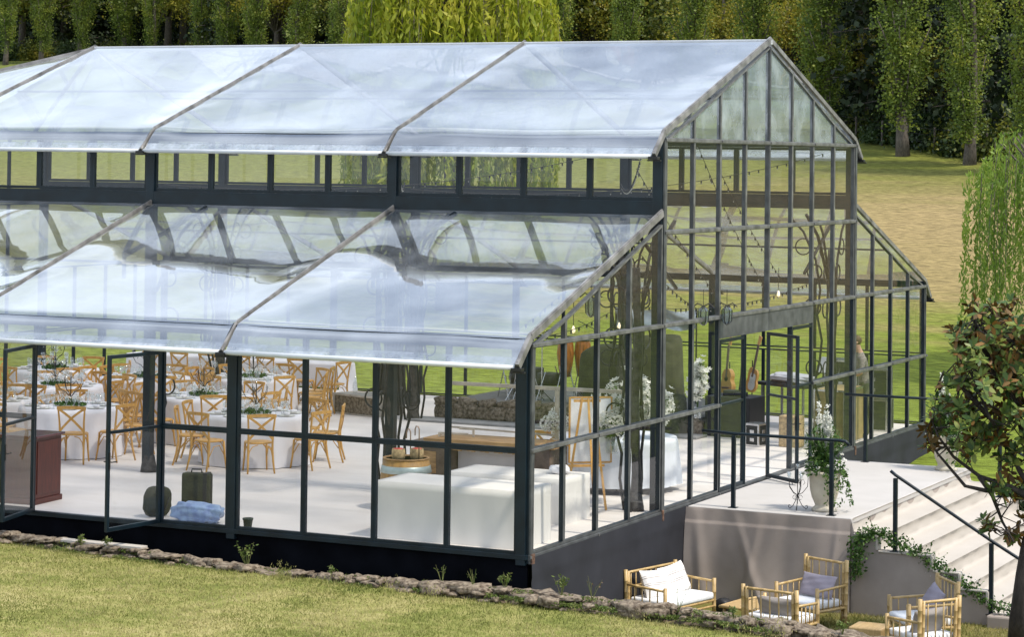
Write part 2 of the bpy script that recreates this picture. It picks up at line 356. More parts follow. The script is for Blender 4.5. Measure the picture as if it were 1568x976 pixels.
# ------------------------------------------------------------------ ground
def grid(name, xs, ys, fz, m, kind='structure'):
    V = np.array([(x, y, fz(x, y)) for y in ys for x in xs]); nx = len(xs)
    Q = np.array([(j*nx+i, j*nx+i+1, (j+1)*nx+i+1, (j+1)*nx+i) for j in range(len(ys)-1) for i in range(nx-1)])
    o = npmesh(name, V, Q, m, smooth=True); o['kind'] = kind; return o
def lawn_z(x, y):
    return -.455 - .018*(x+2) + .012*math.sin(x*1.3+y*.7) + .010*math.sin(x*.6-y*1.9) + (.0 if y > -3 else .02*(-3-y))
def rise(y):
    if y < 8: return -1.5
    if y < 21: return -1.5 + (y-8)/13*.95
    if y < 26: return -.55 + (y-21)*.06
    return -.25 + (y-26)*.1125
def meadow_z(x, y):
    return rise(y) + (.05*math.sin(x*.31+y*.13)+.12*math.sin(y*.09+x*.04) if y > 24 else 0)
lawn = grid('lawn', np.linspace(-40, 30, 141), np.linspace(-60, -.85, 90), lawn_z, M['lawn'])
gz = lambda x, y: -1.5 + .015*math.sin(x*2.1+y*1.7)
# meadow material: green near the building, mown straw further up
m, n, l, b = newmat('hillside meadow')
t = n.new('ShaderNodeTexCoord'); mp = n.new('ShaderNodeMapping'); mp.inputs['Scale'].default_value = (.10, .55, .3)
mp.inputs['Rotation'].default_value = (0, 0, R(-26)); mp2 = n.new('ShaderNodeMapping'); mp2.inputs['Scale'].default_value = (1.2, 3.5, 1); mp2.inputs['Rotation'].default_value = (0, 0, R(-26))
l.new(t.outputs['Object'], mp.inputs[0]); l.new(t.outputs['Object'], mp2.inputs[0])
z1 = n.new('ShaderNodeTexNoise'); z1.inputs['Scale'].default_value = 1.2; z1.inputs['Detail'].default_value = 7; l.new(mp.outputs[0], z1.inputs[0])
z2 = n.new('ShaderNodeTexNoise'); z2.inputs['Scale'].default_value = 2.0; z2.inputs['Detail'].default_value = 8; z2.inputs['Roughness'].default_value = .7; l.new(mp2.outputs[0], z2.inputs[0])
sp = n.new('ShaderNodeSeparateXYZ'); l.new(t.outputs['Object'], sp.inputs[0])
rg = n.new('ShaderNodeMapRange'); rg.inputs[1].default_value = 20; rg.inputs[2].default_value = 120; l.new(sp.outputs[1], rg.inputs[0])
ad = n.new('ShaderNodeMath'); ad.operation = 'MULTIPLY_ADD'; ad.inputs[1].default_value = .20; l.new(z1.outputs[0], ad.inputs[0]); l.new(rg.outputs[0], ad.inputs[2])
r1 = n.new('ShaderNodeValToRGB'); e = r1.color_ramp.elements
pts = [(.0, (.15, .20, .026)), (.15, (.17, .215, .03)), (.235, (.17, .21, .03)), (.27, (.22, .215, .055)), (.33, (.29, .225, .095)), (.52, (.31, .235, .11)), (.62, (.20, .18, .06)), (.70, (.17, .18, .035)), (1, (.12, .15, .03))]
while len(e) < len(pts): e.new(.5)
for i, (p, c) in enumerate(pts): e[i].position = p; e[i].color = (*c, 1)
l.new(ad.outputs[0], r1.inputs[0])
mr = n.new('ShaderNodeMapRange'); mr.inputs[1].default_value = .3; mr.inputs[2].default_value = .7; mr.inputs[3].default_value = .30; mr.inputs[4].default_value = 1.5; l.new(z2.outputs[0], mr.inputs[0])
mm = n.new('ShaderNodeMix'); mm.data_type = 'RGBA'; mm.blend_type = 'MULTIPLY'; mm.inputs[0].default_value = 1
xr = n.new('ShaderNodeMapRange'); xr.inputs[1].default_value = -12; xr.inputs[2].default_value = -30; xr.inputs[4].default_value = .75; l.new(sp.outputs[0], xr.inputs[0])
gx = n.new('ShaderNodeMix'); gx.data_type = 'RGBA'; gx.inputs[7].default_value = (.165, .185, .045, 1); l.new(xr.outputs[0], gx.inputs[0]); l.new(r1.outputs[0], gx.inputs[6])
l.new(gx.outputs[2], mm.inputs[6]); l.new(mr.outputs[0], mm.inputs[7]); l.new(mm.outputs[2], b.inputs['Base Color'])
b.inputs['Roughness'].default_value = .95; b.inputs['Specular IOR Level'].default_value = .1
bp = n.new('ShaderNodeBump'); bp.inputs['Strength'].default_value = .8; bp.inputs['Distance'].default_value = .12; l.new(z2.outputs[0], bp.inputs['Height']); l.new(bp.outputs[0], b.inputs['Normal'])
M['meadow'] = m
ys = list(np.arange(-.85, 30, 1.0)) + list(np.arange(30.15, 120, 2.5)) + list(np.arange(122, 420, 12))
meadow = grid('meadow', np.linspace(-260, 160, 170), ys, meadow_z, M['meadow'])
garden = grid('garden_ground', np.linspace(-2, 14, 40), np.linspace(-.84, 12, 30), lambda x, y: max(-1.5, rise(y)) + .012 + .012*math.sin(x*2.1+y*1.7), M['garden'])
rng = np.random.default_rng(7)
# blades on the lawn
nb = 210000
px = rng.uniform(-12.5, 8.5, nb); py = -.95 - rng.random(nb)**1.0*8.0
keep = rng.random(nb) < 1
px, py = px[keep], py[keep]; nb = len(px)
pz = -.455-.018*(px+2)+.012*np.sin(px*1.3+py*.7)+.010*np.sin(px*.6-py*1.9)+np.where(py > -3, 0, .02*(-3-py))
hh = rng.uniform(.014, .042, nb)*np.where(py > -1.3, 1.6, 1)
a = rng.uniform(0, 2*np.pi, nb); wd = rng.uniform(.004, .0085, nb); la = rng.uniform(0, 2*np.pi, nb); ll = hh*rng.uniform(.2, 1.1, nb)
V = np.empty((nb, 3, 3)); dx = np.cos(a)*wd; dy = np.sin(a)*wd
V[:, 0] = np.stack([px-dx, py-dy, pz-.003], 1); V[:, 1] = np.stack([px+dx, py+dy, pz-.003], 1)
V[:, 2] = np.stack([px+np.cos(la)*ll, py+np.sin(la)*ll, pz+hh], 1)
tc_ = rng.uniform([-12, -8.5], [8, -1.0], (150, 2)); ti = rng.integers(0, 150, nb//9); V[:nb//9] += np.stack([tc_[ti, 0]-px[:nb//9]+rng.normal(size=nb//9)*.10, tc_[ti, 1]-py[:nb//9]+rng.normal(size=nb//9)*.08, .45+.018*(tc_[ti, 0]+2)*0+np.zeros(nb//9)*0-.45], 1)[:, None, :]
o = npmesh('grass', V.reshape(-1, 3), np.arange(nb*3).reshape(nb, 3), M['grass'])
tag(o, 'short patchy yellow green grass of the foreground lawn', 'grass', kind='stuff')
nb = 30000
px = rng.uniform(2.6, 8, nb); py = rng.uniform(-.3, 6.0, nb); hh = rng.uniform(.02, .07, nb)
pz = -1.488 + .012*np.sin(px*2.1+py*1.7)
a = rng.uniform(0, 2*np.pi, nb); wd = rng.uniform(.005, .010, nb); la = rng.uniform(0, 2*np.pi, nb); ll = hh*rng.uniform(.2, 1.1, nb)
V = np.empty((nb, 3, 3)); dx = np.cos(a)*wd; dy = np.sin(a)*wd
V[:, 0] = np.stack([px-dx, py-dy, pz], 1); V[:, 1] = np.stack([px+dx, py+dy, pz], 1); V[:, 2] = np.stack([px+np.cos(la)*ll, py+np.sin(la)*ll, pz+hh], 1)
o = npmesh('garden_grass', V.reshape(-1, 3), np.arange(nb*3).reshape(nb, 3), M['grass'])
tag(o, 'drier longer grass around the bamboo seats', 'grass', kind='stuff')

# ------------------------------------------------------------------ floor, terrace, steps
def struct(name, mb, m, smooth=False):
    o = mb.build(name, m, smooth=smooth); o['kind'] = 'structure'; return o
struct('floor', MB().box(LX, -.06, .06, YE-.06, -.12, 0), M['floor'])
# terrace: cloth-draped platform with a wide flight of steps going down to +x
TX, TY0, TY1 = 2.85, 6.0, 13.3
stp = [(2.85, 0), (3.30, -.24), (3.74, -.48), (4.18, -.72), (4.62, -.96), (5.06, -1.20), (5.55, -1.38)]
def cloth_sheet(fn, nu, nv, name, m, parent=None):
    V = [fn(i/nu, j/nv) for j in range(nv+1) for i in range(nu+1)]
    Q = [(j*(nu+1)+i, j*(nu+1)+i+1, (j+1)*(nu+1)+i+1, (j+1)*(nu+1)+i) for j in range(nv) for i in range(nu)]
    return npmesh(name, V, Q, m, parent, smooth=True)
terrace = empty('terrace', (0, 0, 0), 0, 'raised terrace draped in pale cloth in front of the gable doors', 'terrace')
mb = MB().box(.07, TX, TY0, TY1, -.10, -.003, 0, .02)
mb.build('platform_top', M['terrace'], terrace)
MB().box(.09, TX-.02, TY0+.12, TY1-.02, -1.6, -.104).build('core', M['taupe'], terrace)
def drape(u, v):
    x = .055 + u*(TX-.055+.0); z = -.012 - v*1.55
    f = .045*math.sin(u*15+1.6*math.sin(v*3))*v**.6 + .07*math.sin(u*6.3+.8+v*2.6)*v + (.05*math.exp(-((u-.30-.18*v)/.03)**2)+.045*math.exp(-((u-.47+.12*v)/.025)**2)+.04*math.exp(-((u-.93+.05*v)/.02)**2))*v**.7 + .018*math.sin(u*47+v*5)*max(0, .7-v)*(.4+v) + .05*math.exp(-((u-.07-.05*v)/.035)**2)*v**.5
    f += .03*math.exp(-((u-.80+.22*v)/.05)**2)*v**.5 + .022*math.exp(-((u-.62+.30*v)/.03)**2)*v
    if v > .14: f += .016
    return (x, TY0-.03-f-.03*v, z)
cloth_sheet(drape, 200, 60, 'side_drape', M['taupe'], terrace)
steps = empty('stairs', (0, 0, 0), 0, 'wide flight of cream cloth covered steps leading down from the terrace', 'stairs')
for i, (x, z) in enumerate(stp):
    if i == 0: continue
    x0 = stp[i-1][0]; x1 = x
    def tread(u, v, x0=x0, x1=x1, z=z, zp=stp[i-1][1], i=i):
        # v: 0 top of riser .. .35 foot of riser .. 1 nose of the tread
        y = TY0 + .06 + u*(TY1-TY0-.06)
        wv = .010*math.sin(u*60+i*2)+.008*math.sin(u*23+i)
        if v < .36:
            k = v/.36; return (x0+.014-.045*min(1, k*4)+.03*k+wv*k*(1-k)*4+.006*wv, y, zp-.006-.02*min(1, k*4)-k*(zp-z-.03)+.004)
        k = (v-.36)/.64; return (x0-.001+k*(x1-x0+.001+.014), y, z-.006*k+.004*math.sin(u*31+i*1.7)*k*(1-k)*3)
    cloth_sheet(tread, 120, 14, 'step', M['step'], steps)
for i in range(1, 7):
    x0, x1, z = stp[i-1][0], stp[i][0], stp[i][1]
    MB().box(x0-.02, x1-.05, TY0+.10, TY1, -1.6, z-.03).build('step_core', M['step'], steps)
# stepped taupe side of the flight, facing the lawn
MB().add([(2.85, TY0-.02, -.02), (2.85, TY0-.02, -1.62), (5.9, TY0-.02, -1.62), (5.9, TY0-.02, -1.42), (5.06, TY0-.02, -1.42), (5.06, TY0-.02, -.96), (4.62, TY0-.02, -.96), (4.62, TY0-.02, -.72), (4.18, TY0-.02, -.72), (4.18, TY0-.02, -.48), (3.30, TY0-.02, -.45), (3.30, TY0-.02, -.24), (2.90, TY0-.02, -.20)],
         [tuple(range(13))]).build('side_panel', M['taupe'], steps)
# white returns where the cream cloth wraps over each step end
mb = MB()
for (x0, x1, z) in ((2.90, 3.30, -.22), (3.30, 4.18, -.46), (4.18, 4.62, -.70), (4.62, 5.06, -.94), (5.06, 5.9, -1.385)):
    mb.box(x0, x1-.01, TY0-.05, TY0+.13, z-.035, z-.002, 0, .012)
    mb.box(x1-.04, x1+.005, TY0-.05, TY0+.13, z-.24, z-.02, 0, .01)
mb.build('step_hem', M['step'], steps)
MB().box(5.075, 6.6, TY0-.22, TY0+.10, -1.6, -1.29, 0, .03).build('kerb', M['taupe'], steps)
MB().box(5.56, 8.4, TY0+.05, TY1, -1.6, -1.46, 0, .03).build('landing', M['step'], steps)

# ------------------------------------------------------------------ greenhouse
gh = empty('greenhouse', (0, 0, 0), 0, 'large steel and glass greenhouse marquee with clear plastic roofs', 'greenhouse')
def inset(P, w):
    n = len(P); out = []
    area = sum(P[i][0]*P[(i+1) % n][1]-P[(i+1) % n][0]*P[i][1] for i in range(n))
    sg = 1 if area > 0 else -1
    L_ = []
    for i in range(n):
        a, b = P[i], P[(i+1) % n]; dx, dy = b[0]-a[0], b[1]-a[1]; k = math.hypot(dx, dy)
        nx, ny = -dy/k*sg, dx/k*sg; L_.append((nx, ny, nx*(a[0]+nx*w)+ny*(a[1]+ny*w)))
    for i in range(n):
        a, b = L_[i-1], L_[i]; det = a[0]*b[1]-a[1]*b[0]
        out.append(((a[2]*b[1]-b[2]*a[1])/det, (a[0]*b[2]-b[0]*a[2])/det))
    return out
def cell(name, P, plane, c, mats, glass, w=.04, d0=-.03, d1=.03, cap=True, parent=gh, panename='pane'):
    """framed pane. P polygon (a,z); plane 'x' => (c, a, z), 'y' => (a, c, z). d0..d1 depth about c (outer side = d1 for x, d0 for y)"""
    P = inset(P, .0015); I = inset(P, w); n = len(P)
    mp = (lambda a, z, d: (c+d, a, z)) if plane == 'x' else (lambda a, z, d: (a, c+d, z))
    mb = MB()
    vs = [mp(*p, d) for d in (d0, d1) for p in P] + [mp(*p, d) for d in (d0, d1) for p in I]
    outer = d1 if plane == 'x' else d0
    for i in range(n):
        j = (i+1) % n
        for di, d in ((0, d0), (1, d1)):
            f = (di*n+i, di*n+j, 2*n+di*n+j, 2*n+di*n+i)
            mb.f.append(f); mb.m.append(1 if d == outer else 0)
        mb.f.append((i, j, n+j, n+i)); mb.m.append(0)
        mb.f.append((2*n+i, 2*n+j, 3*n+j, 3*n+i)); mb.m.append(0)
    mb.v = vs
    o = mb.build(name, mats, parent)
    g = MB(); g.add([mp(*p, (d0+d1)/2) for p in inset(P, w*.5)], [tuple(range(n))]); g.build(panename, glass, o)
    return o
ST = [M['steel'], M['steel']]; GB = [M['steel'], M['alugrey']]; GU = [M['alugrey'], M['alu']]
def main_post(x0, x1, y0, y1, z0, z1, mats=None, mi=0):
    return MB().box(x0, x1, y0, y1, z0, z1, 0, .006).build('post', mats or M['steel'], gh)
# long near wall: cells between SX lines (two rows); doors between lines 5 and 7
for i in range(16):
    a, b = SX[i], SX[i+1]
    if i % 4 == 0: a -= .07 if i else .09
    if i % 4 == 3: b += .07
    if i in (5, 6):
        if i == 5: 
            o = MB().box(SX[7], SX[5], -.03, .03, 2.63, 2.70).build('door_head', M['steel'], gh)
            cell('window', [(SX[6], 2.70), (SX[5], 2.70), (SX[5], 2*HR-.02), (SX[6], 2*HR-.02)], 'y', 0, ST, M['glass'])
            cell('window', [(SX[7], 2.70), (SX[6], 2.70), (SX[6], 2*HR-.02), (SX[7], 2*HR-.02)], 'y', 0, ST, M['glass'])
            MB().box(SX[7], SX[5], -.03, .03, 0, .03).build('threshold', M['steel'], gh)
        continue
    for k in range(2):
        cell('window', [(b, k*HR+(.03 if k == 0 else 0)), (a, k*HR+(.03 if k == 0 else 0)), (a, (k+1)*HR-(.02 if k else 0)), (b, (k+1)*HR-(.02 if k else 0))], 'y', 0, ST, M['glass'])
for x in BX:
    xo = -.09 if x == 0 else x-.02
    main_post(xo-.085, xo+.06, -.05, .06, -.12, ZA)
MB().box(LX, .0, -.055, .055, -.04, .028, 0, .004).build('sill_beam', M['steel'], gh)
MB().box(LX, .0, -.06, .06, ZA-.018, ZA+.10, 0, .004).build('eave_beam', M['steel'], gh)
MB().box(LX, -.02, .02, .06, -1.7, -.045).build('skirt_board', M['black_board'], gh)
# gable skirt, cloth with a few soft folds
def gsk(u, v):
    y = u*(YE+.02); z = -.005 - v*1.65
    f = .02*math.sin(y*1.9+.6)*v*(1-v)*3 + .014*math.sin(y*5.3+v*3)*v*(1-v)*3 + (.012 if v < .17 else 0) + .02*math.exp(-((y-.06)/.05)**2)
    return (.045+f, y, z)
cloth_sheet(gsk, 160, 24, 'gable_skirt', M['dark_cloth'], gh)
# gable end
def z_aisle(y): return ZA + (ZAT-ZA)*y/YN
def z_roof(y):
    if y <= YN: return ZA + (ZAT-ZA)*y/YN - .10
    if y >= YF: return ZA + (ZAT-ZA)*(YE-y)/(YE-YF) - .10
    return (ZN + (ZR-ZN)*(y-YN)/(YR-YN) if y <= YR else ZN + (ZR-ZN)*(YF-y)/(YF-YR)) - .08
for j in range(16):
    a, b = GY[j], GY[j+1]
    if j == 0: a += .10
    if j == 3: b -= .07
    if j == 4: a += .07
    if j == 11: b -= .07
    if j == 12: a += .07
    if j == 15: b -= .07
    nave = 4 <= j < 12
    for k in range(4 if nave else 2):
        z0, z1 = k*HR+(.03 if k == 0 else 0), (k+1)*HR
        if 6 <= j < 10 and k < 2: continue
        if not nave and k == 1: z1 -= .0
        cell('gable_window', [(a, z0), (b, z0), (b, z1), (a, z1)], 'x', 0, GB if k < 2 else GU, M['gglass'], .038, -.05, .02)
    zb = 4*HR if nave else 2*HR
    za_, zb_ = z_roof(a), z_roof(b)
    P = [(a, zb), (b, zb), (b, zb_), (a, za_)]
    if j == 7: pass
    if nave and GY[j] < YR < GY[j+1]: pass
    P = [p for i, p in enumerate(P) if not (i >= 2 and p[1] < zb+.06)]
    if len(P) == 3 or min(za_, zb_) > zb+.06: cell('gable_window', P, 'x', 0, GU, M['tglass'] if nave else M['gglass'], .034, -.05, .02)
for y0, y1, z1, mm in ((.0, .085, ZA, 0), (YN-.05, YN+.07, ZN, 0), (YF-.07, YF+.06, ZN, 0), (YE-.07, YE, ZA, 0)):
    mbp = MB().box(-.085 if y0 > 0 else -.075, .0, y0, y1, -.1, z1, 0, .004).box(.001, .035, y0+.012, y1-.012, -.1, z1, 1, .004)
    mbp.build('post', [M['steel'], M['alugrey']], gh)
for y in GY[5:12]: 
    if y != GY[8]: continue
    MB().box(-.06, .03, y-.03, y+.03, 2*HR, ZR-.1, 0, .004).build('post', M['alugrey'], gh)
# horizontal rail caps of the gable
for (ya, yb, z) in ((0, GY[6], HR), (GY[10], YE, HR), (0, YE, 2*HR), (YN, YF, 3*HR), (YN, YF, 4*HR)):
    MB().box(.022, .045, ya+.0, yb, z-.028, z+.028, 0, .004).build('rail', M['alu'], gh)
MB().box(-.06, .045, 0, YE, -.05, .026, 0, .004).build('sill_beam', M['alugrey'], gh)
for j, y in enumerate(GY):
    for k in range(0, 5 if 4 <= j <= 12 else 3):
        if 6 < j < 10 and k < 2: continue
        if j % 2 == 0 or j in (4, 12): MB().box(.046, .062, y-.022, y+.022, k*HR-.02, k*HR+.02, 0, .003).build('clamp', M['alu'], gh)

for q in ((.01, .10, -.10, .04), (YN-.06, YN+.0, -.12, .05), (YF-.05, YF+.02, -.12, .05)): MB().box(.037, .065, *q, 0, .004).build('foot_bracket', M['rust'], gh)
# doors in the gable
for a, b in ((GY[6], GY[8]), (GY[8], GY[10])):
    MB().box(-.045, .03, a+.01, b-.004, 2.62, 2*HR-.03, 0, .004).build('transom_panel', M['alugrey'], gh)
def leaf_door(name, hinge, ang, wid, h, glass, z0=.03, handle=True, mats=None, railz=HR, wf=.055):
    e = MB()
    o = empty(name, hinge, ang); o.parent = gh
    fr = MB()
    for (x0, x1, za, zb) in ((0, wf, z0, h), (wid-wf, wid, z0, h), (wf, wid-wf, z0, z0+wf*1.1), (wf, wid-wf, h-wf, h), (wf, wid-wf, railz-.022, railz+.022)):
        fr.box(x0, x1, -.025, .025, za, zb, 0, .004)
    fr.build('frame', mats or M['steel'], o)
    for za, zb in ((z0+wf, railz-.02), (railz+.02, h-wf)):
        MB().add([(wf, 0, za), (wid-wf, 0, za), (wid-wf, 0, zb), (wf, 0, zb)], [(0, 1, 2, 3)]).build('pane', glass, o)
    if handle:
        MB().box(wid-.045, wid-.015, -.04, .04, .95, 1.20, 0, .004).tube([(wid-.03, -.05, 1.06), (wid-.03, -.08, 1.06), (wid-.14, -.08, 1.06)], .009).tube([(wid-.03, .05, 1.06), (wid-.03, .08, 1.06), (wid-.14, .08, 1.06)], .009).build('handle', M['hardware'], o)
    return o
leaf_door('door_leaf', (0, GY[6]+.03, 0), R(90), GY[7]-GY[6]-.04, 2.60, M['gglass'], handle=False)
leaf_door('door_leaf', (0, GY[9]+.03, 0), R(90), GY[10]-GY[9]-.04, 2.60, M['gglass'], handle=False)
leaf_door('door_leaf', (.03, GY[8]-.06, 0), math.atan2(9.37-9.95, .75-.03), 1.02, 2.60, M['gglass'])
MB().box(-.05, .04, GY[9]-.03, GY[9]+.02, 0, 2.62, 0, .004).build('post', M['steel'], gh)
MB().box(-.05, .04, GY[7]-.02, GY[7]+.02, 0, 2.62, 0, .004).build('post', M['steel'], gh)
# doors in the long wall, both folded open outwards
leaf_door('door_leaf', (SX[5], -.04, 0), R(-97.3), 1.2, 2.64, M['glass'], .02)
leaf_door('door_leaf', (SX[7], -.04, 0), R(-76), 1.2, 2.64, M['glass'], .02)
# clerestory (near and far) and inner nave posts
for (yy, sgn) in ((YN, 1), (YF, -1)):
    first = None
    for i in range(16):
        a, b = SX[i], SX[i+1]
        if i % 4 == 0: a -= .07
        if i % 4 == 3: b += .07
        if i == 0: a = -.12
        cell('clerestory_window', [(b, 4.99), (a, 4.99), (a, ZN-.05), (b, ZN-.05)], 'y', yy, ST, M['glass'], .05)
    MB().box(LX, -.04, yy-.07, yy+.07, ZAT-.03, 4.985, 0, .006).build('clerestory_beam', M['steel'], gh)
    MB().box(LX, .0, yy-.07, yy+.07, ZN-.048, ZN+.06, 0, .006).build('nave_eave_beam', M['steel'], gh)
    for x in BX:
        xo = -.075 if x == 0 else x-.02
        main_post(xo-.09, xo+.07, yy-.075, yy+.075, 0, ZN-.05)
# far aisle wall
for i in range(16):
    a, b = SX[i], SX[i+1]
    for k in range(2):
        cell('far_window', [(b, k*HR+.03), (a, k*HR+.03), (a, (k+1)*HR-.01), (b, (k+1)*HR-.01)], 'y', YE, ST, M['glass'], .03)
for x in BX[1:]: main_post(x-.08, x+.06, YE-.05, YE+.06, -.1, ZA)
MB().box(LX, .0, YE-.055, YE+.055, ZA-.01, ZA+.10).build('eave_beam', M['steel'], gh)
MB().box(LX, -.02, YE-.04, YE+.0, -1.5, .02).build('skirt_board', M['black_board'], gh)
# end wall beyond, polygonal end simplified to the last visible bay
for j in range(16):
    a, b = GY[j], GY[j+1]
    for k in range(2 if not 4 <= j < 12 else 4):
        cell('end_window', [(a, k*HR+.01), (b, k*HR+.01), (b, (k+1)*HR-.01), (a, (k+1)*HR-.01)], 'x', LX, ST, M['glass'], .03)
# rafters and roof film
def film(name, corners, mat_, nu=36, nv=26, sag=.05, flip=1, seed=0, edge=None):
    """corners: function (u,v)->Vector, v from top to gutter"""
    rs = np.random.default_rng(seed); ph = rs.random(6)*6.28
    V = []
    for j in range(nv+1):
        for i in range(nu+1):
            u, v = i/nu, j/nv; p = corners(u, v)
            e = 4*u*(1-u); g = 4*v*(1-v)
            d = -sag*e*g*(.8+.2*math.sin(3*u+ph[0]))
            d += .012*math.sin(9*u+4*v+ph[1])*g*min(1, e*2) + .016*math.sin(6*v+ph[2]+2.2*math.sin(3*u))*min(1, e*2)*min(1, g*3)
            # short tension folds along the rafters
            d += .010*math.sin(34*v+9*u+ph[3])*math.exp(-(min(u, 1-u)/.07)**2)*min(1, u*(1-u)*80)*min(1, g*4)
            V.append((p[0], p[1], p[2]+d))
    Q = [(j*(nu+1)+i, j*(nu+1)+i+1, (j+1)*(nu+1)+i+1, (j+1)*(nu+1)+i) for j in range(nv) for i in range(nu)]
    return npmesh(name, V, Q, mat_, gh, smooth=True)
def slope(x0, x1, ytop, ztop, yeave, zeave, ytip, ztip):
    def f(u, v):
        x = x0+(x1-x0)*u
        if v < .88:
            k = v/.88; return (x, ytop+(yeave-ytop)*k, ztop+(zeave-ztop)*k)
        k = (v-.88)/.12; k2 = k
        return (x, yeave+(ytip-yeave)*k2, zeave+(ztip-zeave)*(k2**1.15))
    return f
def rafter(x, pts, w=.06, h=.08, m=None):
    mb = MB(); dz = Vector((0, 0, .0))
    for a, b in zip(pts[:-1], pts[1:]):
        mb.bar((x, a[0], a[1]), (x, b[0], b[1]), w, h)
        mb.bar((x, a[0], a[1]+h*.62), (x, b[0], b[1]+h*.62), w*.45, .02)
    o = mb.build('rafter', M['rafter'] if m is None else m, gh)
    return o
def bracket(x, y, z, s):
    mb = MB().box(x-.09, x+.07, y-.06, y+.06, z-.05, z+.0, 0, .006).box(x-.12, x+.11, y-.025, y+.025, z-.075, z-.052, 0, .004)
    mb.bar((x-.05, y, z-.02), (x-.05, y+s*.16, z+.10), .03, .05).tube([(x-.02, y-s*.03, z-.02), (x-.02, y-s*.03, z+.03)], .02)
    return mb.build('film_tensioner', M['hardware'], gh)
for bi in range(4):
    x0, x1 = BX[bi], BX[bi+1]
    g0, g1 = x0-.045, x1+.045
    film('aisle_roof_film', slope(g0, g1, YN-.10, ZAT+.02, -.02, ZA+.13, -.40, 2.70), M['film_low'], sag=.09, seed=bi)
    film('aisle_roof_film', slope(g0, g1, YF+.10, ZAT+.02, YE+.02, ZA+.13, YE+.40, 2.70), M['film_low'], 20, 14, sag=.06, seed=bi+9)
    if bi < 3:
        film('nave_roof_film', slope(g0, g1, YR-.01, ZR+.02, YN-.02, ZN+.12, YN-.40, 5.70), M['film'], sag=.08, seed=bi+20)
        film('nave_roof_film', slope(g0, g1, YR+.01, ZR+.02, YF+.02, ZN+.12, YF+.40, 5.70), M['film'], 20, 14, sag=.05, seed=bi+30)
        for yy, zz in ((YN-.40, 5.70), (YF+.40, 5.70)):
            MB().tube([(g0, yy, zz-.0), (g1, yy, zz-.0)], .038, 10).build('hem_tube', M['white_pvc'], gh, True)
    for yy, zz, dy in [(-.40, 2.70, .12), (YE+.40, 2.70, -.12)] + ([(YN-.40, 5.70, .12), (YF+.40, 5.70, -.12)] if bi < 3 else []):
        MB().add([(g0, yy, zz+.01), (g1, yy, zz+.01), (g1, yy+dy, zz+.135), (g0, yy+dy, zz+.135)], [(0, 1, 2, 3)]).build('hem_band', M['hem'], gh)
    for yy, zz in ((-.40, 2.70), (YE+.40, 2.70)):
        MB().tube([(g0, yy, zz), (g1, yy, zz)], .038, 10).build('hem_tube', M['white_pvc'], gh, True)
# hipped far end of the nave
apex = (BX[3], YR, ZR)
film('hip_roof_film', lambda u, v: (BX[3]+(LX-.9-BX[3])*u*1.0*v+(-.0)*v, YR+(YN-.35-YR)*v, ZR+(5.72-ZR)*v), M['film'], 14, 12, .03, seed=50)
film('hip_roof_film', lambda u, v: (BX[3]+(LX-.9-BX[3])*u*1.0*v, YR+(YF+.35-YR)*v, ZR+(5.72-ZR)*v), M['film'], 14, 12, .03, seed=51)
film('hip_roof_film', lambda u, v: (BX[3]+(LX-.9-BX[3])*v, YR+((YN-.35)-YR)*v+(YF+.35-YN+.35)*u*v, ZR+(5.72-ZR)*v), M['film'], 14, 12, .03, seed=52)
for x in BX:
    near = x == 0
    rafter(x, [(YN-.06, ZAT+.05), (.0, ZA+.12), (-.42, 2.72)], .042 if not near else .065, .06 if not near else .10)
    rafter(x, [(YF+.06, ZAT+.05), (YE, ZA+.12), (YE+.42, 2.72)], .06, .08)
    if x > -15:
        rafter(x, [(YR, ZR+.02), (YN, ZN+.12), (YN-.42, 5.72)], .042 if not near else .06, .06 if not near else .09)
        rafter(x, [(YR, ZR+.02), (YF, ZN+.12), (YF+.42, 5.72)], .06, .08)
        bracket(x, YN-.40, 5.70, 1); bracket(x, YF+.40, 5.70, -1)
    bracket(x, -.40, 2.70, 1); bracket(x, YE+.40, 2.70, -1)
MB().bar((LX-.9, YN-.35, 5.74), apex, .07, .07).bar((LX-.9, YF+.35, 5.74), apex, .07, .07).build('hip_rafter', M['rafter'], gh)
MB().box(BX[3], .03, YR-.05, YR+.05, ZR-.06, ZR+.035, 0, .01).build('ridge_beam', M['white_pvc'], gh)
# purlins under the roofs
for y, z in ((2.5, (ZA+ZAT)/2-.02), (7.5, (ZN+ZR)/2-.04), (12.6, (ZN+ZR)/2-.04), (17.6, (ZA+ZAT)/2-.02)):
    MB().box(LX if y < 3 or y > 17 else BX[3], -.05, y-.02, y+.02, z-.03, z+.01).build('purlin', M['alugrey'], gh)
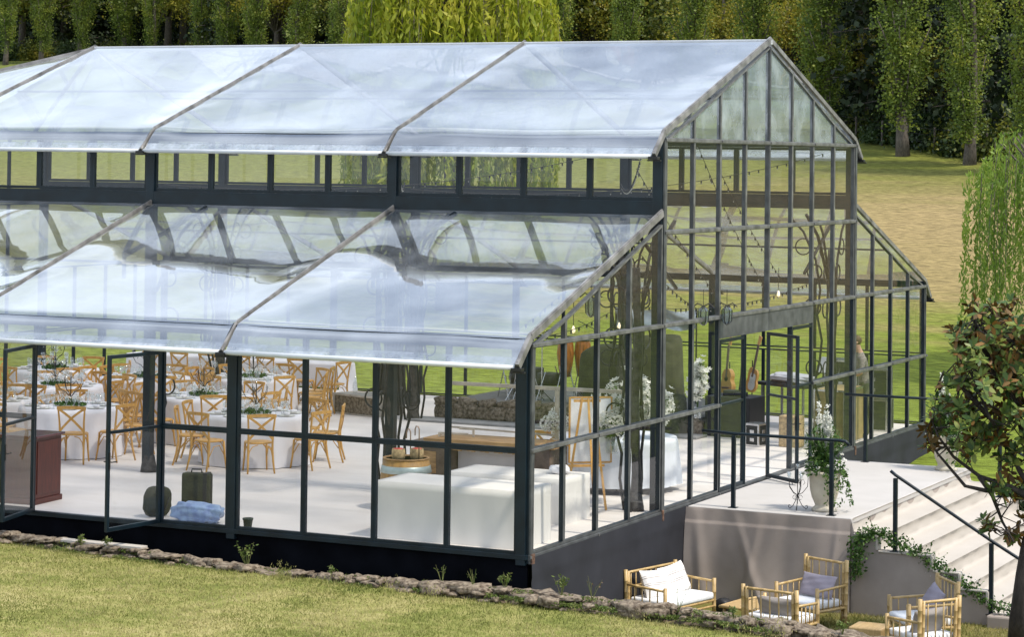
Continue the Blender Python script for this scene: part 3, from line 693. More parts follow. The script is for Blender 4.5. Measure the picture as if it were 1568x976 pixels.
# wrought iron tree supports at the nave posts
def ring(mb, c, r, ax, tr=.018, a0=0, a1=360, n=22):
    pts = []
    for k in range(n+1):
        t = R(a0+(a1-a0)*k/n)
        pts.append((c[0]+(r*math.cos(t) if ax == 'x' else 0), c[1]+(r*math.cos(t) if ax == 'y' else 0), c[2]+r*math.sin(t)))
    mb.tube(pts, tr, 6)
def iron_tree(x, y, sy, thin=False):
    tr = MB(); rs = random.Random(int(x*10)+int(y))
    pts = [(x+.02*math.sin(z*3), y+.02*math.cos(z*2.3), z) for z in np.linspace(0, 3.9, 14)]
    tr.tube(pts, [(.045 if thin else .085)-.02*i/13+.012*math.sin(i*1.7) for i in range(14)], 12)
    tr.lathe([(.15, 0), (.14, .08), (.12, .2), (.10, .3)], (x, y, 0), 14)
    t_ = tr.build('iron_trunk', M['bark_iron'], gh, True)
    sc = MB()
    for s in (-1, 1):
        for ax in ('x', 'y'):
            if (x > -1 and ax == 'x' and s > 0) or (thin and (ax == 'y' or s < 0)): continue
            dx, dy = (s, 0) if ax == 'x' else (0, s)
            def P(a, z): return (x+dx*a, y+dy*a, z)
            sc.tube([P(.19, .0), P(.27, .5), P(.24, .9), P(.34, 1.25), P(.24, 1.7), P(.20, 2.1), P(.30, 2.6), P(.24, 3.1), P(.34, 3.7), P(.6, 4.25), P(.85, 4.5)], .024, 6)
            ring(sc, P(.36, 1.55), .16, ax, .016, 90 if s > 0 else -90, 400)
            ring(sc, P(.40, 2.75), .17, ax, .016)
            ring(sc, P(.36, 3.45), .15, ax, .016)
            ring(sc, P(.60, 3.95), .16, ax, .014)
    # long arched braces into the nave
    sc.tube([(x, y+sy*.15, 3.2), (x, y+sy*.9, 4.2), (x, y+sy*1.6, 4.62)], .035, 6)
    sc.tube([(x, y+sy*.1, 4.4), (x, y+sy*1.0, 3.9), (x, y+sy*1.7, 3.5)], .035, 6)
    sc.build('iron_scrollwork', M['iron'], gh, True)
for x in BX[:4]:
    xx = x-.45 if x == 0 else x-.02
    iron_tree(xx, YN+.02, 1, x == BX[2]); iron_tree(xx, YF-.02, -1)
# V struts close under the near aisle roof
for x in BX[1:4]:
    MB().bar((x+.02, 4.8, 4.7), (x+.35, 3.6, 3.9), .07, .07).bar((x+1.25, 4.8, 4.72), (x+.38, 3.55, 3.88), .07, .07).bar((x+.36, 3.6, 3.9), (x+.36, 3.6, 3.5), .05, .05).build('strut', M['steel'], gh)

# ------------------------------------------------------------------ trees
def poplar_mesh(seed, h=17.0, rad=1.45, n=24000, lf=.12):
    rg = np.random.default_rng(seed)
    tr = MB(); pts = [(.12*math.sin(z*.4+seed), .1*math.cos(z*.33+seed), z) for z in np.linspace(-.3, h*.92, 12)]
    tr.tube(pts, [.24*(1-.86*i/11)+(.08 if i == 0 else 0) for i in range(12)], 10)
    nb_ = 46
    clumps = []
    for k in range(nb_):
        z = 1.6 + (h-3)*(k/nb_) + rg.uniform(-.3, .3); t = rg.uniform(0, 6.28)
        prof = rad*min(1, .38+(z-1.2)/5.0)*min(1, (h-z)/5.5+.12)*rg.uniform(.75, 1.15)
        p0 = np.array([0, 0, z-.8]); p1 = np.array([math.cos(t)*prof*.8, math.sin(t)*prof*.8, z+1.4])
        tr.tube([tuple(p0), tuple((p0+p1)/2+np.array([math.cos(t), math.sin(t), 0])*.12), tuple(p1)], [.06, .04, .015], 5)
        for q in range(5):
            f = .25+.8*q/5
            c = p0+(p1-p0)*f; clumps.append((c[0]+rg.normal()*.12, c[1]+rg.normal()*.12, c[2]+rg.normal()*.25, rg.uniform(.28, .52)))
    clumps = np.array(clumps); ix = rg.integers(0, len(clumps), n)
    P = clumps[ix, :3] + rg.normal(size=(n, 3))*clumps[ix, 3:4]*np.array([.62, .62, 1.15])
    P = P[P[:, 2] > 1.1]
    V, Q = leaves(P, lf, rg, .75, up=.3)
    return tr, V, Q
def tree_thing(name, loc, rz, sc, trunk_mesh, crown_mesh, label, cat, group=None, tn='trunk', cn='crown'):
    e = empty(name, loc, rz, label, cat, group); e.scale = (sc if isinstance(sc, tuple) else (sc, sc, sc))
    for nm, me in ((tn, trunk_mesh), (cn, crown_mesh)):
        if me is None: continue
        o = bpy.data.objects.new(nm, me); col.objects.link(o); o.parent = e
    return e
def mesh_of(o):
    me = o.data; bpy.data.objects.remove(o); return me
POP = []
for sd_ in (1, 2, 3):
    tr, V, Q = poplar_mesh(sd_)
    POP.append((mesh_of(tr.build('poplar_trunk', M['bark'], smooth=True)), mesh_of(npmesh('poplar_crown', V, Q, M['lf_poplar']))))
def ray(u, v):
    f = 3743.634
    return F + R2*((u-784+30.316)/f) - U2*((v-488+367.98)/f)
def ground_at(u, t):
    """point of the meadow on the vertical line through image column u at depth t"""
    d = ray(u, 240); p = CAM + d*t; return Vector((p.x, p.y, meadow_z(p.x, p.y)))
pop_labels = [
 (7, 219, 'narrow poplar at the very edge of the picture above the far roof end', 1.0),
 (62, 220, 'thin dark poplar with bare lower trunk beyond the hipped roof end', .95),
 (120, 220, 'slim poplar with visible trunk just above the hipped roof end', 1.0),
 (188, 219, 'broad shaded poplar above the far roof bay', 1.25),
 (232, 214, 'slender poplar standing in shade above the far ridge', .9),
 (307, 205, 'yellowish poplar in front of a sunlit gap above the ridge', .9),
 (345, 200, 'tall poplar beside the yellowish one above the ridge', 1.0),
 (388, 193, 'pale trunked leaning poplar above the middle ridge', 1.0),
 (452, 185, 'dark dense poplar just before the yellow willow', 1.0),
 (522, 178, 'poplar half behind the yellow willow crown', 1.0),
 (857, 152, 'shaded poplar right behind the outer edge of the yellow willow', .95),
 (953, 146, 'first full poplar past the yellow willow above the ridge', 1.0),
 (1062, 138, 'bright edged poplar above the front roof bay', 1.05),
 (1155, 131, 'poplar rising just before the roof peak', 1.0),
 (1264, 124, 'leaning poplar just behind the gable slope', 1.12),
 (1383, 116, 'widest sunlit poplar with low hanging foliage on the meadow edge', 1.22),
 (1486, 111, 'poplar with a clear bare trunk on the meadow edge', 1.1),
 (1572, 107, 'poplar cut by the frame at the meadow edge', 1.1)]
for k, (u, t, lb, s_) in enumerate(pop_labels):
    p = ground_at(u, t); a = POP[k % 3]; r_ = random.Random(k)
    tree_thing('poplar_tree', (p.x, p.y, p.z-.1), r_.uniform(0, 6.2), (s_, s_, r_.uniform(.92, 1.1)), a[0], a[1], lb, 'poplar', 'row of poplars along the meadow edge').rotation_euler = (R(r_.uniform(-2.2, 2.2)), R(r_.uniform(-2.2, 2.2)), r_.uniform(0, 6))
def broad_mesh(seed, h, rad, n, lf, conifer=False, mt='lf_dark'):
    rg = np.random.default_rng(seed); tr = MB()
    tr.tube([(0, 0, -.3), (.1, .05, h*.4), (0, .1, h*.85)], [.38, .26, .08], 8)
    cl = []
    if conifer:
        for k in range(60):
            z = 1.0+(h-1.3)*k/60; t = k*2.4+rg.uniform(-.3, .3); rr = rad*(1-z/h)**.75*rg.uniform(.75, 1.1)
            tr.tube([(0, 0, z+.2), (math.cos(t)*rr, math.sin(t)*rr, z-.25)], [.05, .015], 4)
            for q in range(6):
                f = (q+.7)/6; cl.append((math.cos(t)*rr*f, math.sin(t)*rr*f, z+.2-.45*f, .22+.22*f))
    else:
        for k in range(34):
            v = rg.normal(size=3); v /= np.linalg.norm(v); v[2] = abs(v[2])*.95-.25
            c = np.array([0, 0, h*.58])+v*np.array([rad, rad, h*.42])*rg.uniform(.45, 1.0)
            tr.tube([(0, 0, h*.35), tuple(c*np.array([.5, .5, .9])), tuple(c)], [.10, .06, .02], 5)
            for q in range(5): cl.append((*(c+rg.normal(size=3)*rad*.16), rg.uniform(.35, .75)*rad/3))
    cl = np.array(cl); ix = rg.integers(0, len(cl), n)
    P = cl[ix, :3]+rg.normal(size=(n, 3))*cl[ix, 3:4]*np.array([1, 1, .6 if conifer else .8])
    P = P[P[:, 2] > .4]
    V, Q = leaves(P, lf, rg, .7)
    return mesh_of(tr.build('tree_trunk', M['bark'], smooth=True)), mesh_of(npmesh('tree_crown', V, Q, M[mt]))
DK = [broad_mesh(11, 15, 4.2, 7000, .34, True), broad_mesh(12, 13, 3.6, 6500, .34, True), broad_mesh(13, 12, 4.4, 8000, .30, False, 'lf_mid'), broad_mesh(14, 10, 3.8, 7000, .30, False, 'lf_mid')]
M['lf_sun'] = leafmat('sunlit yellow green foliage', [(.05, .075, .012), (.15, .17, .02), (.36, .32, .04), (.55, .44, .06)], .45, .5, .5)  # sunlight put into the leaf colours, brighter than the mixed broadleaf foliage
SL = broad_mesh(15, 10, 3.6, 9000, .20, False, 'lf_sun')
kinds = ['dark conifer', 'dark narrow conifer', 'mixed green broadleaf tree', 'lower yellow green broadleaf tree']
def near_line(u): return np.interp(u, [7, 232, 522, 857, 1155, 1383, 1572], [219, 214, 178, 152, 131, 116, 107])
rr = random.Random(5); k = 0
wood_marks = ['at the far end', 'above the far roof bay', 'above the middle ridge', 'behind the yellow willow', 'behind the front roof bay', 'behind the roof peak', 'behind the meadow edge']
for row, (off, step_) in enumerate(((10, 62), (22, 58), (38, 52))):
    u = -20+row*21
    while u < 1600:
        t = near_line(u)*1.0 + off + rr.uniform(-3, 3)
        q = rr.random(); ki = (0 if q < .38 else 1 if q < .58 else 2 if q < .80 else 3)
        if row == 0 and not (ki == 3 or q < .2): u += step_*.8; continue
        p = ground_at(u, t); s_ = rr.uniform(.85, 1.25)*(1.0+row*.12)
        mark = wood_marks[min(6, int((u+20)/230))]
        rowt = ['front row', 'second row', 'rearmost row'][row]
        tree_thing('woodland_tree', (p.x, p.y, p.z-.2), rr.uniform(0, 6.2), s_, DK[ki][0], DK[ki][1], '%s %s, %s of the wood' % (kinds[ki], mark, rowt), 'tree', 'wood %s %s %s' % (mark, rowt, kinds[ki]))
        u += step_*rr.uniform(.75, 1.2)*(t/150)**-.6; k += 1
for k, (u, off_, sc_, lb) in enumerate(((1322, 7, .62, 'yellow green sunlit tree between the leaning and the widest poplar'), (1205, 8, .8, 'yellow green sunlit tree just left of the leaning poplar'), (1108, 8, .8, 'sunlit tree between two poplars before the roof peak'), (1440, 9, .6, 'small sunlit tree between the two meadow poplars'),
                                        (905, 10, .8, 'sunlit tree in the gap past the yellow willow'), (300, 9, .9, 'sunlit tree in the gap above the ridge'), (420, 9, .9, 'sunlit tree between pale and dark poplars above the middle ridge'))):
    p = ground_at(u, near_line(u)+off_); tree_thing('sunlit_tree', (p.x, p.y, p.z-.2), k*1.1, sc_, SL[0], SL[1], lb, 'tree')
# hedge bushes along the meadow edge
def bush_mesh(seed, n=5200, lf=.16, mt='lf_hedge'):
    rg = np.random.default_rng(seed); cl = rg.normal(size=(26, 3)); cl /= np.linalg.norm(cl, axis=1)[:, None]; cl[:, 2] = np.abs(cl[:, 2])
    cl = cl*np.array([1.9, 1.2, 1.25])*rg.uniform(.5, 1, (26, 1)); ix = rg.integers(0, 26, n)
    P = cl[ix]+rg.normal(size=(n, 3))*.34; P[:, 2] = np.abs(P[:, 2])
    V, Q = leaves(P, lf, rg, .7); tr = MB()
    for c in cl[:12]: tr.tube([(c[0]*.2, c[1]*.2, -.1), tuple(c*.6), tuple(c)], [.05, .03, .01], 4)
    return mesh_of(tr.build('bush_stems', M['bark'])), mesh_of(npmesh('bush_foliage', V, Q, M[mt]))
BU = [bush_mesh(21), bush_mesh(22), bush_mesh(23, mt='lf_mid')]
hm = ['behind the leaning poplar', 'between the leaning and the widest poplar', 'behind the widest poplar', 'between the two meadow poplars', 'behind the bare trunked poplar', 'at the frame edge of the meadow']
k = 0
for u in list(range(1130, 1600, 27)):
    t = near_line(u)+5+rr.uniform(-1, 2.5); p = ground_at(u, t)
    s_ = rr.uniform(.85, 1.25); a = BU[(k*2) % 3]
    mk = hm[max(0, min(5, int((u-1180)/75)))]
    tree_thing('hedge_bush', (p.x, p.y, p.z-.1), rr.uniform(0, 6), s_, a[0], a[1], 'dense green hedge bush %s' % mk, 'bush', 'hedge bushes %s' % mk, 'stems', 'foliage'); k += 1
for u in list(range(-10, 1130, 62)):
    t = near_line(u)+9; p = ground_at(u, t); a = BU[2 if k % 2 else 0]; mk = wood_marks[min(6, int((u+20)/230))]
    tree_thing('undergrowth_bush', (p.x, p.y, p.z-.1), rr.uniform(0, 6), rr.uniform(1.1, 1.6), a[0], a[1], 'shaded undergrowth bush %s' % mk, 'bush', 'undergrowth bushes %s' % mk, 'stems', 'foliage'); k += 1
# fence of thin posts in front of the hedge
fe = empty('wire_fence', (0, 0, 0), 0, 'old wire fence with thin wooden posts along the hedge', 'fence')
pts = []
for u in range(1150, 1600, 40):
    p = ground_at(u, near_line(u)+2.6); pts.append(p)
    MB().tube([(p.x, p.y, p.z-.2), (p.x+.03, p.y, p.z+1.25)], .05, 6).build('post', M['bark'], fe)
for h_ in (.5, .85, 1.15):
    MB().tube([(p.x, p.y, p.z+h_) for p in pts], .012, 4).build('wire', M['iron'], fe)
# willows
def willow(name, base, h, rad, n_str, seed, label, mt, lf=.13, trunk=.45, density=26, minz=.4):
    rg = np.random.default_rng(seed); e = empty(name, base, 0, label, 'willow tree'); tr = MB()
    tr.tube([(0, 0, -.5), (.1, .1, h*.3), (-.1, 0, h*.55)], [trunk, trunk*.7, trunk*.4], 10)
    tips = []
    for k in range(26):
        t = rg.uniform(0, 6.28); rr_ = rad*math.sqrt(rg.random())*.85; zt = h*(.98-.30*(rr_/rad)**2)+rg.uniform(-.3, .3)
        tip = np.array([math.cos(t)*rr_, math.sin(t)*rr_, zt]); tips.append(tip)
        tr.tube([(0, 0, h*.4), tuple(tip*np.array([.45, .45, .82])), tuple(tip)], [trunk*.3, trunk*.16, .02], 6)
    P = []; D = []; stems = MB()
    for k in range(n_str):
        t = rg.uniform(0, 6.28); rr_ = rad*rg.random()**.45
        top = h*(1.0-.30*(rr_/rad)**2.2)+rg.uniform(-.5, .25)
        ln = rg.uniform(.25, .80)*h if rr_ > rad*.45 else rg.uniform(.12, .4)*h
        bot = max(minz, top-ln); m_ = int((top-bot)*density/ (lf/.13))
        if m_ < 3: continue
        f = np.linspace(0, 1, m_); x = math.cos(t)*rr_; y = math.sin(t)*rr_
        out = .35*np.minimum(1, f*5)*rad*.12
        sway = rg.normal()*.15; sw2 = rg.normal()*.15
        px_ = x+math.cos(t)*out+sway*f**2+rg.normal(size=m_)*.04; py_ = y+math.sin(t)*out+sw2*f**2+rg.normal(size=m_)*.04
        pz_ = top-(top-bot)*f+.12*np.sin(np.minimum(f*6, 3.14))
        P.append(np.stack([px_, py_, pz_], 1)); D.append(np.tile([0, 0, -1.0], (m_, 1)))
        if k % 3 == 0: stems.tube([(px_[0], py_[0], pz_[0]), (px_[m_//2], py_[m_//2], pz_[m_//2]), (px_[-1], py_[-1], pz_[-1])], [.012, .008, .004], 3, cap=False)
    P = np.concatenate(P); D = np.concatenate(D)
    V, Q = leaves(P, lf*1.25, rg, .30, dirs=D, jit=.45)
    tr.build('trunk', M['bark'], e, True); npmesh('crown', V, Q, M[mt], e); stems.build('twigs', M['bark'], e)
    return e
willow('willow_tree', (-19.7, 36.3, meadow_z(-19, 36.5)), 13.2, 3.35, 760, 31, 'bright yellow green weeping willow rising behind the middle of the roof ridge', 'lf_willow', .24, .5, 13, 1.2)
p = ground_at(1648, 62)
willow('willow_tree', (p.x, p.y, p.z), 6.9, 2.7, 290, 33, 'fresh green weeping willow drooping at the frame edge above the magnolia', 'lf_willow2', .13, .3, 22, .3)

# magnolia in front of the steps
mg = empty('magnolia_tree', (5.78, 4.9, -1.5), 0, 'small magnolia with glossy leaves and rusty undersides leaning over the stairs', 'magnolia tree')
rg = np.random.default_rng(41)
def wp(u, v, t): 
    q = CAM + ray(u, v)*t; return np.array([q.x-5.78, q.y-4.9, q.z+1.5])
tr = MB()
base = np.array([0, 0, -.1])
tr.tube([tuple(base), tuple(wp(1560, 950, 36.0)), tuple(wp(1568, 880, 36.0)), tuple(wp(1576, 830, 36.0)), tuple(wp(1590, 770, 36.0))], [.16, .14, .12, .11, .10], 12)
limbs = [[(1590, 770), (1545, 745), (1500, 730), (1460, 700), (1436, 668), (1425, 640)],
         [(1590, 770), (1560, 720), (1540, 675), (1515, 640), (1495, 590), (1470, 540)],
         [(1545, 745), (1510, 752), (1478, 745), (1440, 700), (1418, 672)],
         [(1590, 770), (1570, 690), (1558, 620), (1540, 560), (1528, 500), (1515, 470)],
         [(1540, 675), (1510, 668), (1480, 640), (1455, 615)],
         [(1590, 770), (1600, 680), (1600, 590), (1590, 520), (1575, 470)],
         [(1558, 620), (1530, 590), (1500, 520), (1490, 480)],
         [(1500, 730), (1520, 760), (1535, 800), (1552, 830)],
         [(1515, 640), (1470, 590), (1445, 570), (1432, 600)],
         [(1590, 770), (1620, 700), (1640, 620), (1640, 540)]]
segs = []
for li, lm in enumerate(limbs):
    dep = [36.0+.10*li*math.sin(li*2.1)*i/5 + rg.normal()*.05*i for i in range(len(lm))]
    pts = [wp(u, v, 36.0+ (rg.uniform(-.9, .9)*(i/len(lm)) if i > 1 else 0)) for i, (u, v) in enumerate(lm)]
    tr.tube([tuple(q) for q in pts], [(.075 if i == 0 and lm[0][0] > 1580 else .042)*(1-.75*i/(len(pts)-1)) for i in range(len(pts))], 7)
    segs += [(pts[i], pts[i+1]) for i in range(1, len(pts)-1)]
nodes = []
# twigs ending in whorls; whorl centres fill the crown seen in the photograph
blob = [(1500, 500, 45), (1535, 490, 55), (1560, 520, 50), (1480, 530, 35), (1520, 560, 55), (1560, 590, 50), (1478, 560, 22), (1480, 610, 45), (1520, 630, 50), (1432, 650, 14), (1550, 660, 40), (1475, 655, 35), (1425, 668, 15), (1485, 690, 26), (1600, 520, 50), (1610, 600, 50), (1510, 685, 26), (1545, 700, 24), (1600, 680, 40), (1512, 800, 8), (1518, 815, 7), (1553, 823, 9), (1560, 770, 20), (1540, 735, 22), (1568, 722, 25), (1528, 758, 13), (1562, 800, 14), (1436, 622, 13), (1427, 688, 9), (1575, 560, 55), (1590, 640, 50)]
for (u, v, r_) in blob:
    for k in range(max(3, int(r_*r_/98))):
        a = rg.uniform(0, 6.28); q = r_*math.sqrt(rg.random())
        uu, vv = u+math.cos(a)*q, v+math.sin(a)*q
        if vv < 458: continue
        nodes.append(wp(uu, vv, 36.0+rg.normal()*.42*(r_/40)))
VV = []; QQ = []; MI = []
n0 = 0
for c in nodes:
    j = min(segs, key=lambda s_: np.linalg.norm((s_[0]+s_[1])/2-c)); st_ = j[0]+(j[1]-j[0])*rg.random()
    if np.linalg.norm(st_-c) < 1.2: tr.tube([tuple(st_), tuple((st_+c)/2+rg.normal(size=3)*.05-np.array([0, 0, .05])), tuple(c)], [.012, .009, .006], 4, cap=False)
    out = c-st_; out = out/(np.linalg.norm(out)+1e-6)*.5+np.array([0, 0, .55])+rg.normal(size=3)*.25; out /= np.linalg.norm(out)
    for q in range(rg.integers(7, 12)):
        a = q*2.4+rg.uniform(-.3, .3); s1 = np.cross(out, [1, .3, .1]); s1 /= np.linalg.norm(s1); s2 = np.cross(out, s1)
        side = s1*math.cos(a)+s2*math.sin(a); d = side*.8+out*rg.uniform(-.25, 1.0); d /= np.linalg.norm(d)
        wv = np.cross(d, out); wv /= np.linalg.norm(wv)+1e-9; nn = np.cross(wv, d)
        ln = rg.uniform(.11, .19); wd = ln*.20; b0 = c+d*.012
        crv = -.10*ln
        pts = [b0, b0+d*ln*.35+wv*wd+nn*.01, b0+d*ln*.72+wv*wd*.85+nn*crv*.5, b0+d*ln+nn*crv, b0+d*ln*.72-wv*wd*.85+nn*crv*.5, b0+d*ln*.35-wv*wd+nn*.01]
        # upper face green, lower face a hair below, rusty
        rusty = rg.random() < min(.38, max(.04, (c[2]-3.6)*.26+.10))
        for off, mi_ in ((0, 1 if rusty else 0), (-.0018, 1)):
            VV += [p_+nn*off for p_ in pts]; QQ.append(list(range(n0, n0+6))); MI.append(mi_); n0 += 6
tr.build('trunk', M['darkbark'], mg, True)
npmesh('foliage', np.array(VV), np.array(QQ), [M['lf_mag_top'], M['lf_mag_rust']], mg, MI)

# ------------------------------------------------------------------ dry stone edging
def crest(x): return float(np.interp(x, [-9.5, -8.5, -4, -.3, 1.7, 3.2, 4.9, 7], [-.17, -.19, -.345, -.285, -.31, -.345, -.43, -.52]))
from mathutils import noise as mnoise
def rock(mb, c, s, rs, sub=3, mi=0):
    bm = bmesh.new(); bmesh.ops.create_icosphere(bm, subdivisions=sub, radius=1)
    o_ = Vector((rs.uniform(0, 50), rs.uniform(0, 50), rs.uniform(0, 50))); rot = Matrix.Rotation(rs.uniform(-.5, .5), 3, 'Z') @ Matrix.Rotation(rs.uniform(-.15, .15), 3, 'Y')
    for v in bm.verts:
        p = v.co; f = 1+.34*mnoise.noise(p*1.1+o_)+.22*mnoise.noise(p*2.6+o_)+.14*mnoise.noise(p*6+o_)
        q = Vector((abs(p.x)**.7*math.copysign(1, p.x)*s[0]*f, abs(p.y)**.7*math.copysign(1, p.y)*s[1]*f, abs(p.z)**.62*math.copysign(1, p.z)*s[2]*f))
        v.co = rot @ q + Vector(c)
    mb.add([v.co[:] for v in bm.verts], [[v.index for v in f.verts] for f in bm.faces], mi); bm.free()
rs = random.Random(3); mb = MB(); x = -11.0
while x < 7.2:
    w_ = rs.choice([.07, .10, .14, .2, .3, .42]); ch = crest(x)+rs.uniform(-.06, .02)
    if rs.random() < .16: x += w_*.7; continue
    hz = rs.uniform(.022, .06)*(.7+w_*1.2)
    rock(mb, (x+w_/2, -.80+rs.uniform(-.09, .05), ch-hz), (w_*.6, rs.uniform(.07, .18), hz), rs)
    for _ in range(rs.choice([0, 1, 1, 2])): rock(mb, (x+w_*rs.random(), -.93+rs.uniform(-.07, .04), ch-.10-rs.uniform(0, .06)), (rs.uniform(.04, .13), .07, rs.uniform(.018, .045)), rs)
    x += w_*rs.uniform(.7, 1.05)
x = -11.0
while x < 7.2:
    w_ = rs.uniform(.25, .5); rock(mb, (x+w_/2, -.62, crest(x)-.26), (w_*.6, .22, .2), rs); rock(mb, (x+w_/2, -.60, crest(x)-.75), (w_*.6, .24, .35), rs, 1); x += w_*.9
wall = mb.build('stone_wall', M['stone'], smooth=True); tag(wall, 'low dry stone edging of rough lichened stones along the lawn', 'stone wall')
mb = MB(); 
cloth_ = cloth_sheet(lambda u, v: (-11+18.2*u, -.97+.6*v, crest(-11+18.2*u)-.10-.05*(1-v)*2+.02*math.sin(u*190+v*5)+.012*math.sin(u*430)), 260, 5, 'wall_soil', M['soil']); cloth_['kind'] = 'structure'
for (x, y, s, lb) in ((1.98, -.86, (.26, .17, .115), 'large pale rock with a white patch in front of the striped pillow sofa'),
                      (.78, -.98, (.15, .12, .075), 'dark squarish rock in the stone edging near the gable corner'),
                      (.55, -1.04, (.09, .08, .05), 'small pale rock beside the dark squarish one'),
                      (4.05, -.88, (.22, .15, .08), 'broad low rock in front of the middle bamboo chair'),
                      (4.62, -.92, (.15, .12, .075), 'whitish rock at the foot of the middle bamboo chair'),
                      (-1.05, -.95, (.19, .12, .07), 'flat grey rock among weeds near the front corner post'),
                      (1.38, -1.02, (.08, .07, .04), 'pebble sized rock before the bamboo sofa')):
    mb = MB(); rock(mb, (0, 0, 0), s, rs, 3); o = mb.build('rock', M['stone'], smooth=True, loc=(x, y, crest(x)-.10)); tag(o, lb, 'rock')
# flat board lying along the wall top
o = MB().box(-7.6, -6.0, -.80, -.62, -.02, .02, 0, .006).build('plank', M['step'], loc=(0, 0, crest(-6.8)+.0)); tag(o, 'pale plank lying on the stone edging below the open doors', 'plank')
# weeds
def weed(x, y, z, h, n, seed, label, mt='lf_weed', dry=False):
    rg = np.random.default_rng(seed); st = MB(); P = []
    for k in range(n):
        a = rg.uniform(0, 6.28); sp_ = rg.uniform(.1, .5)*h
        p1 = np.array([math.cos(a)*sp_*.5, math.sin(a)*sp_*.5, h*rg.uniform(.35, .6)]); p2 = np.array([math.cos(a)*sp_*1.1, math.sin(a)*sp_, h*rg.uniform(.7, 1.05)])
        st.tube([(0, 0, -.03), tuple(p1), tuple(p2)], [.004, .003, .0015], 4, cap=False)
        m_ = 3 if dry else 9
        for q in range(m_): f = .25+.75*q/m_; P.append(p1*(1-f)+p2*f+rg.normal(size=3)*.018)
    e = empty('weed', (x, y, z), 0, label, 'weed')
    st.build('stems', M['lf_weed'], e); V, Q = leaves(P, .022 if dry else .05, rg, .45, up=.2); npmesh('leaves', V, Q, M[mt], e)
for a in ((-4.12, -.84, .34, 9, 1, 'tall grey green leafy weed on the stone edging below the second bay', 'lf_weed', False),
          (-6.55, -.86, .18, 6, 2, 'small green weed on the edging near the door swing'),
          (-7.0, -.9, .15, 6, 12, 'low weed by the pale plank end'),
          (-.95, -.80, .26, 7, 3, 'wispy dry weed near the front corner', 'lf_weed', True),
          (.05, -.84, .20, 8, 4, 'bushy green weed at the gable corner'),
          (.9, -.84, .26, 9, 5, 'green weed cluster before the dark gable skirt'),
          (1.35, -.82, .30, 6, 6, 'dry reddish weed stalk before the gable skirt', 'lf_mag_rust', True),
          (-.45, -.82, .22, 6, 7, 'thin dry stalks by the corner weeds', 'lf_weed', True),
          (2.62, -.84, .34, 4, 8, 'thin seed stalks standing in front of the striped pillow', 'lf_weed', True),
          (3.4, -.85, .13, 7, 9, 'low green weed before the coffee table'),
          (-2.7, -.86, .12, 6, 10, 'low mossy weed on the middle of the edging'),
          (-8.9, -.86, .12, 5, 11, 'low weed at the far left end of the edging'),
          (4.9, -.85, .14, 7, 13, 'low green weed before the farthest bamboo chairs')):
    x = a[0]; weed(a[0], a[1], crest(x)-.03, *a[2:])
rg = np.random.default_rng(77); n = 16000
px = rg.uniform(-11, 7.2, n); py = -.98+rg.normal(size=n)*.045+.22*(rg.random(n) < .3); cz = np.array([crest(a_) for a_ in px])
dens = (np.sin(px*2.3)+np.sin(px*5.1+1)+np.sin(px*.9)) > -.5
P = np.stack([px, py, cz-.14+rg.random(n)*.055+.06*(py > -.86)], 1)[dens]
V, Q = leaves(P, .045, rg, .4, up=.5); o = npmesh('ground_cover', V, Q, M['lf_weed']); tag(o, 'moss and small weeds growing between the edging stones', 'ground cover', kind='stuff')

